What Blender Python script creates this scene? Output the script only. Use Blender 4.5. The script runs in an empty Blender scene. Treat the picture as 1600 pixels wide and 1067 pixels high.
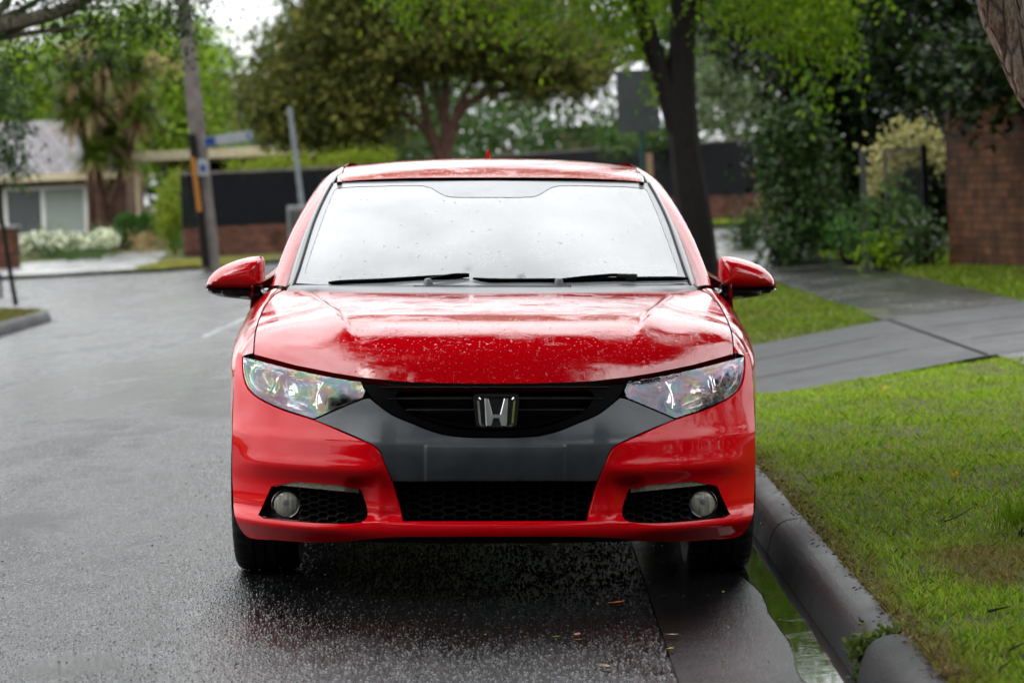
import bpy, bmesh, math, random
import numpy as np
from mathutils import Vector, Matrix, noise as mnoise
from mathutils.geometry import delaunay_2d_cdt

random.seed(7); RNG = np.random.default_rng(7)
R = math.radians
scene = bpy.context.scene
C = scene.collection

# ------------------------------------------------------------------ camera, sky, sun, exposure
FPX = 4500.0                       # focal length in pixels of the 1600 px wide photograph
ROLL, PITCH, HC = R(2.5), R(3.072), 1.3
RY = Matrix.Rotation(ROLL, 4, 'Y')
cam = bpy.data.cameras.new('camera'); cam_o = bpy.data.objects.new('camera', cam); C.objects.link(cam_o)
cam.sensor_width = 36.0; cam.lens = FPX / 1600 * 36
cam_o.matrix_world = RY @ Matrix.Translation((0, 0, HC)) @ Matrix.Rotation(R(90) - PITCH, 4, 'X')
cam.clip_start = 0.1; cam.clip_end = 3000
cam.dof.use_dof = True; cam.dof.focus_distance = 9.25; cam.dof.aperture_fstop = 4.4
scene.camera = cam_o

SUN_EL, SUN_AZ = R(55), R(215)
world = bpy.data.worlds.new('World'); scene.world = world; world.use_nodes = True
wn = world.node_tree; wn.nodes.clear()
def wnode(t, **k):
    n = wn.nodes.new(t)
    for a, b in k.items(): setattr(n, a, b)
    return n
w_out = wnode('ShaderNodeOutputWorld'); w_bg = wnode('ShaderNodeBackground'); w_bg.inputs['Strength'].default_value = 0.1
w_sky = wnode('ShaderNodeTexSky', sky_type='NISHITA', sun_disc=False, sun_elevation=SUN_EL, sun_rotation=SUN_AZ, dust_density=3.0)
w_tc = wnode('ShaderNodeTexCoord'); w_sep = wnode('ShaderNodeSeparateXYZ')
wn.links.new(w_tc.outputs['Generated'], w_sep.inputs[0])
# overcast: cloud layer brighter towards the zenith (about 3:1), with soft cloud texture
w_grad = wnode('ShaderNodeMapRange'); w_grad.inputs['From Min'].default_value = 0.0; w_grad.inputs['From Max'].default_value = 1.0
w_grad.inputs['To Min'].default_value = 9.0; w_grad.inputs['To Max'].default_value = 40.0
w_pow = wnode('ShaderNodeMath', operation='POWER', use_clamp=True); w_pow.inputs[1].default_value = 0.55
wn.links.new(w_sep.outputs['Z'], w_pow.inputs[0]); wn.links.new(w_pow.outputs[0], w_grad.inputs['Value'])
w_noise = wnode('ShaderNodeTexNoise'); w_noise.inputs['Scale'].default_value = 2.2; w_noise.inputs['Detail'].default_value = 6
w_map = wnode('ShaderNodeMapping'); w_map.inputs['Scale'].default_value = (1, 1, 2.2)
wn.links.new(w_tc.outputs['Generated'], w_map.inputs[0]); wn.links.new(w_map.outputs[0], w_noise.inputs['Vector'])
w_nr = wnode('ShaderNodeMapRange'); w_nr.inputs['From Min'].default_value = 0.35; w_nr.inputs['From Max'].default_value = 0.65
w_nr.inputs['To Min'].default_value = 0.72; w_nr.inputs['To Max'].default_value = 1.12
wn.links.new(w_noise.outputs['Fac'], w_nr.inputs['Value'])
w_mul = wnode('ShaderNodeMath', operation='MULTIPLY')
wn.links.new(w_grad.outputs[0], w_mul.inputs[0]); wn.links.new(w_nr.outputs[0], w_mul.inputs[1])
w_cmb = wnode('ShaderNodeMix', data_type='RGBA', blend_type='MULTIPLY'); w_cmb.inputs['Factor'].default_value = 1.0
w_cmb.inputs['A'].default_value = (0.965, 0.985, 1.0, 1)
wn.links.new(w_mul.outputs[0], w_cmb.inputs['B'])
w_mix = wnode('ShaderNodeMix', data_type='RGBA'); w_mix.inputs['Factor'].default_value = 0.9
wn.links.new(w_sky.outputs[0], w_mix.inputs['A']); wn.links.new(w_cmb.outputs['Result'], w_mix.inputs['B'])
wn.links.new(w_mix.outputs['Result'], w_bg.inputs[0]); wn.links.new(w_bg.outputs[0], w_out.inputs[0])

sun = bpy.data.lights.new('sun', 'SUN'); sun.energy = 0.6; sun.angle = R(20); sun.color = (1, 0.96, 0.9)
sun_o = bpy.data.objects.new('sun', sun); C.objects.link(sun_o)
sun_o.location = (0, 0, 40)
sun_o.rotation_euler = (R(90) - SUN_EL, 0, math.pi - SUN_AZ)

scene.view_settings.view_transform = 'Standard'; scene.view_settings.look = 'None'
scene.view_settings.exposure = 0.4; scene.view_settings.gamma = 1.0
scene.render.engine = 'CYCLES'
scene.cycles.use_denoising = True
scene.cycles.max_bounces = 8; scene.cycles.transparent_max_bounces = 12
scene.cycles.caustics_reflective = False; scene.cycles.caustics_refractive = False
scene.cycles.sample_clamp_indirect = 6

# ------------------------------------------------------------------ helpers: pixels of the photograph to metres
def ray(px, py):
    u = (px - 800) / FPX; v = (533.5 - py) / FPX
    return Vector((u, math.cos(PITCH) + v * math.sin(PITCH), -math.sin(PITCH) + v * math.cos(PITCH)))
def W(px, py, d):
    """world point seen at pixel (px, py) at depth d"""
    r = ray(px, py); return RY @ (Vector((0, 0, HC)) + r * (d / r.y))
def G(px, py, z=0.0):
    """world point seen at pixel (px, py) on the level plane z"""
    o = RY @ Vector((0, 0, HC)); r = (RY.to_3x3() @ ray(px, py))
    t = (z - o.z) / r.z
    return o + r * t
def ss(a, b, x):
    t = np.clip((np.asarray(x, float) - a) / (b - a), 0, 1); return t * t * (3 - 2 * t)

# ------------------------------------------------------------------ helpers: objects
def tag(o, label=None, cat=None, group=None, kind=None):
    if label: o['label'] = label
    if cat: o['category'] = cat
    if group: o['group'] = group
    if kind: o['kind'] = kind
    return o
def empty(name, loc=(0, 0, 0), label=None, cat=None, group=None):
    o = bpy.data.objects.new(name, None); C.objects.link(o); o.location = loc; o.empty_display_size = 0.2
    return tag(o, label, cat, group)
def mk(name, verts, faces, mat, parent=None, smooth=False, normals=None):
    me = bpy.data.meshes.new(name)
    me.from_pydata([tuple(v) for v in verts], [], [tuple(int(i) for i in f) for f in faces]); me.update()
    if mat: me.materials.append(mat)
    if smooth: me.polygons.foreach_set('use_smooth', [True] * len(me.polygons))
    if normals is not None: me.normals_split_custom_set_from_vertices([tuple(n) for n in normals])
    o = bpy.data.objects.new(name, me); C.objects.link(o)
    if parent: o.parent = parent
    return o
def mk_np(name, V, F, mat, parent=None, smooth=False):
    """big mesh of polygons that all have the same corner count"""
    me = bpy.data.meshes.new(name); k = F.shape[1]
    me.vertices.add(len(V)); me.vertices.foreach_set('co', np.ascontiguousarray(V, np.float32).ravel())
    me.loops.add(F.size); me.loops.foreach_set('vertex_index', np.ascontiguousarray(F, np.int32).ravel())
    me.polygons.add(len(F)); me.polygons.foreach_set('loop_start', np.arange(0, F.size, k, dtype=np.int32))
    if smooth: me.polygons.foreach_set('use_smooth', np.ones(len(F), bool))
    me.update(calc_edges=True)
    if mat: me.materials.append(mat)
    o = bpy.data.objects.new(name, me); C.objects.link(o)
    if parent: o.parent = parent
    return o
class MB:
    """collects boxes, tubes and lathes into one mesh"""
    def __init__(s): s.v = []; s.f = []
    def add(s, vs, fs):
        b = len(s.v); s.v += [tuple(x) for x in vs]; s.f += [tuple(i + b for i in f) for f in fs]; return s
    def box(s, x0, x1, y0, y1, z0, z1, bev=0.0, m=None):
        b = min(bev, (x1 - x0) / 2.01, (y1 - y0) / 2.01, (z1 - z0) / 2.01)
        bm = bmesh.new(); bmesh.ops.create_cube(bm, size=1)
        for v in bm.verts: v.co = Vector(((x0 + x1) / 2 + v.co.x * (x1 - x0), (y0 + y1) / 2 + v.co.y * (y1 - y0), (z0 + z1) / 2 + v.co.z * (z1 - z0)))
        if b > 0: bmesh.ops.bevel(bm, geom=bm.edges[:], offset=b, segments=2, affect='EDGES', profile=0.6)
        if m is not None: bm.transform(m)
        bm.verts.ensure_lookup_table(); bm.verts.index_update()
        s.add([v.co for v in bm.verts], [[v.index for v in f.verts] for f in bm.faces]); bm.free(); return s
    def tube(s, pts, rad, n=10, cap=True, wob=0.0, wf=3.0):
        pts = [Vector(p) for p in pts]; k = len(pts)
        rads = rad if hasattr(rad, '__len__') else [rad] * k
        vs = []; up = Vector((0.13, 0.21, 1)).normalized(); prev = None
        for i, p in enumerate(pts):
            t = (pts[min(i + 1, k - 1)] - pts[max(i - 1, 0)]).normalized()
            a = (prev - t * prev.dot(t)) if prev is not None else t.cross(up if abs(t.dot(up)) < 0.95 else Vector((1, 0, 0)))
            a.normalize(); prev = a; b = t.cross(a)
            for j in range(n):
                th = 2 * math.pi * j / n; r = rads[i]
                dv = a * math.cos(th) + b * math.sin(th)
                if wob: r *= 1 + wob * mnoise.noise((p + dv * r) * wf)
                vs.append(p + dv * r)
        fs = []
        for i in range(k - 1):
            for j in range(n):
                j2 = (j + 1) % n; fs.append((i * n + j, i * n + j2, (i + 1) * n + j2, (i + 1) * n + j))
        if cap: fs += [tuple(range(n))[::-1], tuple((k - 1) * n + j for j in range(n))]
        return s.add(vs, fs)
    def lathe(s, prof, n=48, axis='x', c=(0, 0, 0)):
        """prof: list of (radius, offset along axis)"""
        vs = []; k = len(prof)
        for r, h in prof:
            for j in range(n):
                th = 2 * math.pi * j / n; a, b = r * math.cos(th), r * math.sin(th)
                p = (h, a, b) if axis == 'x' else ((a, h, b) if axis == 'y' else (a, b, h))
                vs.append((p[0] + c[0], p[1] + c[1], p[2] + c[2]))
        fs = [(i * n + j, i * n + (j + 1) % n, (i + 1) * n + (j + 1) % n, (i + 1) * n + j) for i in range(k - 1) for j in range(n)]
        return s.add(vs, fs)
    def prism(s, outline, y0, y1, fn=lambda x, y, z: (x, y, z)):
        """outline in (x, z), extruded from y0 to y1"""
        n = len(outline)
        vs = [fn(x, y0, z) for x, z in outline] + [fn(x, y1, z) for x, z in outline]
        fs = [tuple(range(n))[::-1], tuple(range(n, 2 * n))] + [(i, (i + 1) % n, n + (i + 1) % n, n + i) for i in range(n)]
        return s.add(vs, fs)
    def build(s, name, mat, parent=None, smooth=False):
        o = mk(name, s.v, s.f, mat, parent, smooth)
        if smooth:
            bm = bmesh.new(); bm.from_mesh(o.data); bmesh.ops.recalc_face_normals(bm, faces=bm.faces[:]); bm.to_mesh(o.data); bm.free()
            o.data.set_sharp_from_angle(angle=R(40))
        return o

# ------------------------------------------------------------------ helpers: materials
def new_mat(name):
    m = bpy.data.materials.new(name); m.use_nodes = True
    nt = m.node_tree; return m, nt, nt.nodes['Principled BSDF']
def nd(nt, t, ins=None, **k):
    n = nt.nodes.new(t)
    for a, b in k.items(): setattr(n, a, b)
    for a, b in (ins or {}).items():
        if isinstance(b, bpy.types.NodeSocket): nt.links.new(b, n.inputs[a])
        else: n.inputs[a].default_value = b
    return n
def setp(nt, b, **k):
    names = dict(color='Base Color', rough='Roughness', metal='Metallic', spec='Specular IOR Level', coat='Coat Weight', coatr='Coat Roughness', normal='Normal', coatn='Coat Normal', ior='IOR', sheen='Sheen Weight')
    for a, v in k.items():
        s = b.inputs[names[a]]
        if isinstance(v, bpy.types.NodeSocket): nt.links.new(v, s)
        else: s.default_value = (*v, 1) if (a == 'color' and len(v) == 3) else v
def ramp(nt, fac, stops):
    n = nt.nodes.new('ShaderNodeValToRGB'); nt.links.new(fac, n.inputs[0]); e = n.color_ramp.elements
    while len(e) < len(stops): e.new(0.5)
    for i, (p, c) in enumerate(stops):
        e[i].position = p; e[i].color = (*c, 1) if hasattr(c, '__len__') else (c, c, c, 1)
    return n.outputs[0]
def tex(nt, kind, scale, detail=4, coord='Object', stretch=None, rough=0.55, **k):
    tc = nd(nt, 'ShaderNodeTexCoord').outputs[coord]
    if stretch: tc = nd(nt, 'ShaderNodeMapping', {'Vector': tc, 'Scale': stretch}).outputs[0]
    ins = {'Vector': tc, 'Scale': scale}
    if kind == 'Noise': ins.update({'Detail': detail, 'Roughness': rough})
    n = nd(nt, 'ShaderNodeTex' + kind, ins, **k); return n
def bump(nt, h, strength=0.3, dist=0.01, normal=None):
    ins = {'Height': h, 'Strength': strength, 'Distance': dist}
    if normal is not None: ins['Normal'] = normal
    return nd(nt, 'ShaderNodeBump', ins).outputs[0]
def mixc(nt, f, a, b, blend='MIX'):
    def c(v): return (*v, 1) if (not isinstance(v, bpy.types.NodeSocket) and len(v) == 3) else v
    return nd(nt, 'ShaderNodeMix', {'Factor': f, 'A': c(a), 'B': c(b)}, data_type='RGBA', blend_type=blend).outputs['Result'] if False else _mix(nt, f, c(a), c(b), blend)
def _mix(nt, f, a, b, blend):
    n = nt.nodes.new('ShaderNodeMix'); n.data_type = 'RGBA'; n.blend_type = blend
    for s, v in ((n.inputs[0], f), (n.inputs[6], a), (n.inputs[7], b)):
        if isinstance(v, bpy.types.NodeSocket): nt.links.new(v, s)
        else: s.default_value = v
    return n.outputs[2]
def math_(nt, op, a, b=0.0, clamp=False):
    n = nt.nodes.new('ShaderNodeMath'); n.operation = op; n.use_clamp = clamp
    for s, v in ((n.inputs[0], a), (n.inputs[1], b)):
        if isinstance(v, bpy.types.NodeSocket): nt.links.new(v, s)
        else: s.default_value = v
    return n.outputs[0]
def simple(name, color, rough=0.5, metal=0.0, var=0.12, scale=6.0, bmp=0.0, bscale=80.0, coat=0.0, spec=0.12):
    m, nt, b = new_mat(name)
    n = tex(nt, 'Noise', scale, 5).outputs[0]
    dark = tuple(c * (1 - var) for c in color); lite = tuple(min(1, c * (1 + var)) for c in color)
    setp(nt, b, color=ramp(nt, n, [(0.3, dark), (0.7, lite)]), rough=rough, metal=metal, spec=spec)
    if coat: setp(nt, b, coat=coat, coatr=0.05)
    if bmp: setp(nt, b, normal=bump(nt, tex(nt, 'Noise', bscale, 4).outputs[0], bmp, 0.01))
    return m
def leafmat(name, stops, rough=0.45, trans=0.35, spec=0.08, nscale=0.8):
    """foliage: every leaf its own tone, larger patches by noise"""
    m, nt, b = new_mat(name)
    g = nd(nt, 'ShaderNodeNewGeometry')
    big = tex(nt, 'Noise', nscale, 3).outputs[0]
    f = math_(nt, 'ADD', math_(nt, 'MULTIPLY', g.outputs['Random Per Island'], 0.62), math_(nt, 'MULTIPLY', big, 0.42))
    col = ramp(nt, f, stops)
    setp(nt, b, color=col, rough=rough, spec=spec)
    if trans > 0:
        t = nd(nt, 'ShaderNodeBsdfTranslucent', {'Color': mixc(nt, 1.0, col, (1.25, 1.35, 0.8), 'MULTIPLY')})
        ms = nd(nt, 'ShaderNodeMixShader', {0: trans}); nt.links.new(b.outputs[0], ms.inputs[1]); nt.links.new(t.outputs[0], ms.inputs[2])
        out = [n for n in nt.nodes if n.type == 'OUTPUT_MATERIAL'][0]; nt.links.new(ms.outputs[0], out.inputs[0])
    return m
def brickmat(name, c1, c2, mortar, sx=0.24, sy=0.086, rough=0.8, axes='xz', rot=0.0, wet=0.0):
    m, nt, b = new_mat(name)
    tc = nd(nt, 'ShaderNodeTexCoord').outputs['Object']
    sp = nd(nt, 'ShaderNodeSeparateXYZ', {0: tc})
    h = {'x': sp.outputs[0], 'y': sp.outputs[1]}[axes[0]]
    v = nd(nt, 'ShaderNodeCombineXYZ', {0: h, 1: sp.outputs[2]}).outputs[0]
    br = nd(nt, 'ShaderNodeTexBrick', {'Vector': v, 'Color1': (0, 0, 0, 1), 'Color2': (1, 1, 1, 1), 'Mortar': (0.5, 0.5, 0.5, 1), 'Scale': 1.0, 'Mortar Size': 0.006, 'Mortar Smooth': 0.2, 'Bias': 0.0, 'Brick Width': sx, 'Row Height': sy})
    n = tex(nt, 'Noise', 4, 5).outputs[0]; n2 = tex(nt, 'Noise', 45, 3).outputs[0]
    f = math_(nt, 'ADD', math_(nt, 'MULTIPLY', br.outputs['Color'], 0.65), math_(nt, 'MULTIPLY', n2, 0.4))
    col = ramp(nt, f, [(0.1, c1), (0.55, tuple((a + d) / 2 for a, d in zip(c1, c2))), (0.95, c2)])
    col = mixc(nt, br.outputs['Fac'], col, mortar)
    col = mixc(nt, ramp(nt, n, [(0.45, 0.0), (0.7, 0.75)]), col, tuple(c * 0.35 for c in c1))
    setp(nt, b, color=col, rough=rough, spec=0.08, normal=bump(nt, math_(nt, 'SUBTRACT', n2, br.outputs['Fac']), 0.5, 0.006))
    return m

M = {}
# --- car paint: red base, clear coat, beads and film of rain water on it
def paint(name, color, rough=0.35, wet=1.0, film_ior=1.75):
    m, nt, b = new_mat(name)
    film = tex(nt, 'Noise', 28, 6, rough=0.7).outputs[0]
    film2 = tex(nt, 'Noise', 170, 3).outputs[0]
    vor = tex(nt, 'Voronoi', 150, feature='F1')
    vor2 = tex(nt, 'Voronoi', 55, feature='F1')
    rnd = nd(nt, 'ShaderNodeSeparateColor', {0: vor.outputs['Color']}).outputs[0]
    rnd2 = nd(nt, 'ShaderNodeSeparateColor', {0: vor2.outputs['Color']}).outputs[0]
    def beads(v, r, lim, size):
        d = math_(nt, 'SUBTRACT', 1.0, math_(nt, 'DIVIDE', v.outputs['Distance'], size), True)
        return math_(nt, 'MULTIPLY', math_(nt, 'POWER', d, 0.6), math_(nt, 'GREATER_THAN', r, lim))
    bd = math_(nt, 'ADD', beads(vor, rnd, 0.80, 0.30), math_(nt, 'MULTIPLY', beads(vor2, rnd2, 0.72, 0.22), 1.6))
    # beads stand on upward faces only, where rain lands
    geo = nd(nt, 'ShaderNodeNewGeometry'); nz = nd(nt, 'ShaderNodeSeparateXYZ', {0: geo.outputs['Normal']}).outputs[2]
    up = ramp(nt, nz, [(0.15, 0.12), (0.75, 1.0)])
    film3 = tex(nt, 'Noise', 75, 4, stretch=(0.45, 1, 1), rough=0.7).outputs[0]
    n1 = bump(nt, film, math_(nt, 'MULTIPLY', up, 0.014 * wet), 0.02)
    n1 = bump(nt, film2, math_(nt, 'MULTIPLY', up, 0.03 * wet), 0.004, n1)
    patchy = ramp(nt, tex(nt, 'Noise', 11, 5, stretch=(0.6, 1, 1), rough=0.7).outputs[0], [(0.50, 0.015), (0.64, 0.24)])
    n1 = bump(nt, film3, math_(nt, 'MULTIPLY', up, patchy), 0.008, n1)
    n2 = bump(nt, math_(nt, 'MULTIPLY', bd, up), 0.5 * wet, 0.0016, n1)
    grime = tex(nt, 'Noise', 3.0, 6).outputs[0]
    setp(nt, b, color=mixc(nt, ramp(nt, grime, [(0.35, 0.0), (0.75, 0.25)]), color, tuple(c * 0.6 for c in color)), rough=rough, spec=0.0, coat=1.0,
         coatr=ramp(nt, film, [(0.3, 0.02), (0.7, 0.06)]), coatn=n2)
    b.inputs['Coat IOR'].default_value = film_ior
    return m
M['red'] = paint('car_paint_red', (0.50, 0.0006, 0.0045))
M['red_bumper'] = paint('bumper_paint_red', (0.60, 0.0008, 0.0055), film_ior=1.36)
M['grey_panel'] = None
m, nt, b = new_mat('grey_bumper_plastic'); M['grey_panel'] = m
n1 = tex(nt, 'Noise', 9, 6, rough=0.65).outputs[0]; n2 = tex(nt, 'Noise', 240, 3).outputs[0]
sc1 = tex(nt, 'Noise', 26, 5, stretch=(0.35, 1, 1.6)).outputs[0]
col = ramp(nt, n1, [(0.3, (0.030, 0.036, 0.042)), (0.7, (0.055, 0.063, 0.070))])
col = mixc(nt, ramp(nt, sc1, [(0.66, 0.0), (0.78, 0.35)]), col, (0.17, 0.18, 0.19))
setp(nt, b, color=col, rough=ramp(nt, n1, [(0.3, 0.30), (0.7, 0.45)]), spec=0.5, normal=bump(nt, n2, 0.12, 0.002))
M['black_gloss'] = simple('black_gloss_plastic', (0.006, 0.006, 0.007), 0.12, bmp=0.03, bscale=120, spec=0.5)
M['black_satin'] = simple('black_satin_plastic', (0.0015, 0.0015, 0.0016), 0.36, bmp=0.06, bscale=300, spec=0.02)
M['black_matte'] = simple('black_matte_plastic', (0.005, 0.005, 0.0055), 0.6, bmp=0.15, bscale=200, spec=0.25)
M['blade'] = simple('grille_blade_gloss', (0.016, 0.016, 0.017), 0.22, spec=0.5)
M['honeycomb'] = simple('honeycomb_plastic', (0.014, 0.014, 0.015), 0.4, spec=0.35)
M['frit'] = simple('frit_print_sky_sheen', (0.27, 0.28, 0.295), 0.12, spec=0.5)  # frit itself is black; the sky's reflection is put into this grey
M['trim'] = simple('pillar_trim_gloss', (0.040, 0.041, 0.045), 0.14, spec=0.5)
M['void'] = simple('dark_cavity', (0.003, 0.003, 0.003), 0.9)
M['cowl'] = simple('cowl_plastic', (0.15, 0.155, 0.165), 0.35, bmp=0.08, bscale=300, spec=0.5)
M['chrome'] = simple('chrome', (0.75, 0.75, 0.77), 0.09, 1.0, var=0.05, bmp=0.02, bscale=60)
M['badge'] = simple('badge_chrome', (0.72, 0.72, 0.74), 0.28, 1.0, var=0.05)
M['silver'] = simple('alloy_silver', (0.45, 0.46, 0.48), 0.3, 1.0)
M['rubber'] = simple('tyre_rubber', (0.012, 0.012, 0.013), 0.55, bmp=0.1, bscale=90, spec=0.25)
M['amber'] = simple('amber_lens', (0.5, 0.14, 0.01), 0.2)
M['tail_red'] = simple('tail_lamp_red', (0.25, 0.004, 0.006), 0.1, coat=1.0)
# --- windscreen: thin clear glass misted on the inside, with beads, specks and a cleared border
def glassmat(name, fog=0.0, tint=(0.75, 0.8, 0.8), specks=True):
    m, nt, b = new_mat(name); nt.nodes.remove(b)
    out = [n for n in nt.nodes if n.type == 'OUTPUT_MATERIAL'][0]
    film = tex(nt, 'Noise', 20, 6, rough=0.7).outputs[0]
    vor = tex(nt, 'Voronoi', 110, feature='F1')
    rv = nd(nt, 'ShaderNodeSeparateColor', {0: vor.outputs['Color']}).outputs[0]
    bd = math_(nt, 'MULTIPLY', math_(nt, 'SUBTRACT', 1.0, math_(nt, 'DIVIDE', vor.outputs['Distance'], 0.3), True), math_(nt, 'GREATER_THAN', rv, 0.6))
    nrm = bump(nt, bd, 0.3, 0.002, bump(nt, film, 0.008, 0.02))
    gl = nd(nt, 'ShaderNodeBsdfGlossy', {'Roughness': 0.03, 'Normal': nrm, 'Color': (1, 1, 1, 1)})
    tr = nd(nt, 'ShaderNodeBsdfTransparent', {'Color': (*tint, 1)})
    base = tr.outputs[0]
    if fog > 0:
        cl = tex(nt, 'Noise', 3.2, 3).outputs[0]
        cfac = ramp(nt, cl, [(0.30, fog * 0.42), (0.60, fog)])
        df = nd(nt, 'ShaderNodeBsdfDiffuse', {'Color': (0.86, 0.90, 0.92, 1)})
        mx = nd(nt, 'ShaderNodeMixShader', {0: cfac, 1: base, 2: df.outputs[0]}); base = mx.outputs[0]
    if specks:
        v3 = tex(nt, 'Voronoi', 24, feature='F1', stretch=(1, 0.5, 1)); r3 = nd(nt, 'ShaderNodeSeparateColor', {0: v3.outputs['Color']}).outputs[1]
        wob = tex(nt, 'Noise', 150, 2).outputs[0]
        rad = math_(nt, 'MULTIPLY', math_(nt, 'ADD', math_(nt, 'MULTIPLY', r3, 0.20), 0.0), math_(nt, 'MULTIPLY', wob, 1.7))
        sp = math_(nt, 'MULTIPLY', math_(nt, 'LESS_THAN', v3.outputs['Distance'], rad), math_(nt, 'GREATER_THAN', r3, 0.45))
        dk = nd(nt, 'ShaderNodeBsdfDiffuse', {'Color': (0.05, 0.05, 0.045, 1)})
        mx = nd(nt, 'ShaderNodeMixShader', {0: math_(nt, 'MULTIPLY', sp, 0.8), 1: base, 2: dk.outputs[0]}); base = mx.outputs[0]
    fr = nd(nt, 'ShaderNodeFresnel', {'IOR': 1.5, 'Normal': nrm})
    fm = math_(nt, 'MULTIPLY', fr.outputs[0], 1.45, True)
    mx = nd(nt, 'ShaderNodeMixShader', {0: fm, 1: base, 2: gl.outputs[0]})
    nt.links.new(mx.outputs[0], out.inputs[0]); return m
M['windscreen'] = glassmat('misted_windscreen_glass', 0.28)
M['side_glass'] = glassmat('tinted_side_glass', 0.0, (0.12, 0.13, 0.13), False)
# --- headlight lens: clear polycarbonate with a stress rainbow in its sheen
m, nt, b = new_mat('headlight_lens'); nt.nodes.remove(b); M['lens'] = m
out = [n for n in nt.nodes if n.type == 'OUTPUT_MATERIAL'][0]
nn = tex(nt, 'Noise', 7.0, 2, stretch=(1, 0.6, 1.5)); ww = math_(nt, 'FRACT', math_(nt, 'MULTIPLY', nn.outputs[0], 4.2))
rb = ramp(nt, ww, [(0.0, (0.9, 0.8, 0.95)), (0.14, (0.55, 0.62, 1.0)), (0.28, (0.45, 0.9, 0.95)), (0.42, (0.45, 0.95, 0.55)), (0.56, (0.95, 0.92, 0.4)), (0.7, (1.0, 0.62, 0.35)), (0.85, (0.95, 0.45, 0.8)), (1.0, (0.9, 0.8, 0.95))])
fl = bump(nt, tex(nt, 'Noise', 60, 3).outputs[0], 0.04, 0.01)
gl = nd(nt, 'ShaderNodeBsdfGlossy', {'Roughness': 0.06, 'Normal': fl, 'Color': mixc(nt, 0.62, (1, 1, 1), rb)})
tr = nd(nt, 'ShaderNodeBsdfTransparent', {'Color': mixc(nt, 0.16, (0.97, 0.98, 0.97), rb)})
mx = nd(nt, 'ShaderNodeMixShader', {0: math_(nt, 'ADD', math_(nt, 'MULTIPLY', nd(nt, 'ShaderNodeFresnel', {'IOR': 1.55, 'Normal': fl}).outputs[0], 1.0), 0.03, True), 1: tr.outputs[0], 2: gl.outputs[0]})
nt.links.new(mx.outputs[0], out.inputs[0])
M['fog_reflector'] = simple('fog_lamp_reflector', (0.62, 0.62, 0.54), 0.3, 0.15, var=0.35, scale=60, bmp=0.3, bscale=90)
m, nt, b = new_mat('lamp_reflector'); M['reflector'] = m
setp(nt, b, color=(0.46, 0.46, 0.44), metal=1.0, rough=0.10)
M['clear_lens'] = glassmat('clear_lamp_lens', 0.0, (0.92, 0.94, 0.92), False)
m, nt, b = new_mat('fog_lens'); M['fog_lens'] = m
rib = tex(nt, 'Noise', 45, 3, stretch=(3.0, 1, 0.25)).outputs[0]
setp(nt, b, color=ramp(nt, rib, [(0.35, (0.30, 0.30, 0.24)), (0.65, (0.62, 0.62, 0.54))]), rough=0.12, coat=0.6, coatr=0.03, normal=bump(nt, rib, 0.4, 0.004))
tr = nd(nt, 'ShaderNodeBsdfTransparent', {'Color': (0.95, 0.96, 0.92, 1)}); ms = nd(nt, 'ShaderNodeMixShader', {0: 0.62}); nt.links.new(tr.outputs[0], ms.inputs[1]); nt.links.new(b.outputs[0], ms.inputs[2])
nt.links.new(ms.outputs[0], [n for n in nt.nodes if n.type == 'OUTPUT_MATERIAL'][0].inputs[0])
M['drl'] = simple('daytime_lamp_lens', (0.24, 0.23, 0.18), 0.22, var=0.3, scale=120, coat=0.6, bmp=0.3, bscale=350)

# ------------------------------------------------------------------ the car
YF, XC = 8.85, -0.052              # where the car's nose stands in front of the camera
car = empty('red_car', RY @ Vector((XC, YF, 0)), 'wet red hatchback parked against the kerb facing the viewer', 'car')
car.rotation_euler = (RY @ Matrix.Rotation(R(0.8), 4, 'Z')).to_euler()

def cxz(dx, py, Y):
    r = ray(800 + dx, py); t = (YF + Y) / r.y
    return r.x * t, HC + r.z * t
A_P = 0.897
def Pl(x):                          # plan curve of the nose
    u = np.clip(np.abs(x) / A_P, 0, 1.0)
    return 0.6 * (1 - (1 - np.minimum(u, 0.9995) ** 2.6) ** 0.62)
_vz = np.array([0.10, 0.185, 0.205, 0.225, 0.25, 0.262, 0.275, 0.30, 0.36, 0.40, 0.45, 0.49, 0.513, 0.54, 0.60, 0.65, 0.69, 0.75, 0.80, 0.9])
_vy = np.array([0.16, 0.075, 0.045, 0.028, 0.022, 0.026, 0.040, 0.045, 0.040, 0.022, 0.006, 0.000, 0.003, 0.022, 0.050, 0.072, 0.095, 0.150, 0.215, 0.35])
def cubic(xs, ys):
    """monotone-ish cubic (Hermite with finite-difference tangents)"""
    m = np.gradient(ys, xs)
    def f(x):
        x = np.clip(np.asarray(x, float), xs[0], xs[-1]); i = np.clip(np.searchsorted(xs, x) - 1, 0, len(xs) - 2)
        h = xs[i + 1] - xs[i]; t = (x - xs[i]) / h
        return (2*t**3-3*t**2+1)*ys[i] + (t**3-2*t**2+t)*h*m[i] + (-2*t**3+3*t**2)*ys[i+1] + (t**3-t**2)*h*m[i+1]
    return f
Vz = cubic(_vz, _vy)
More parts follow.
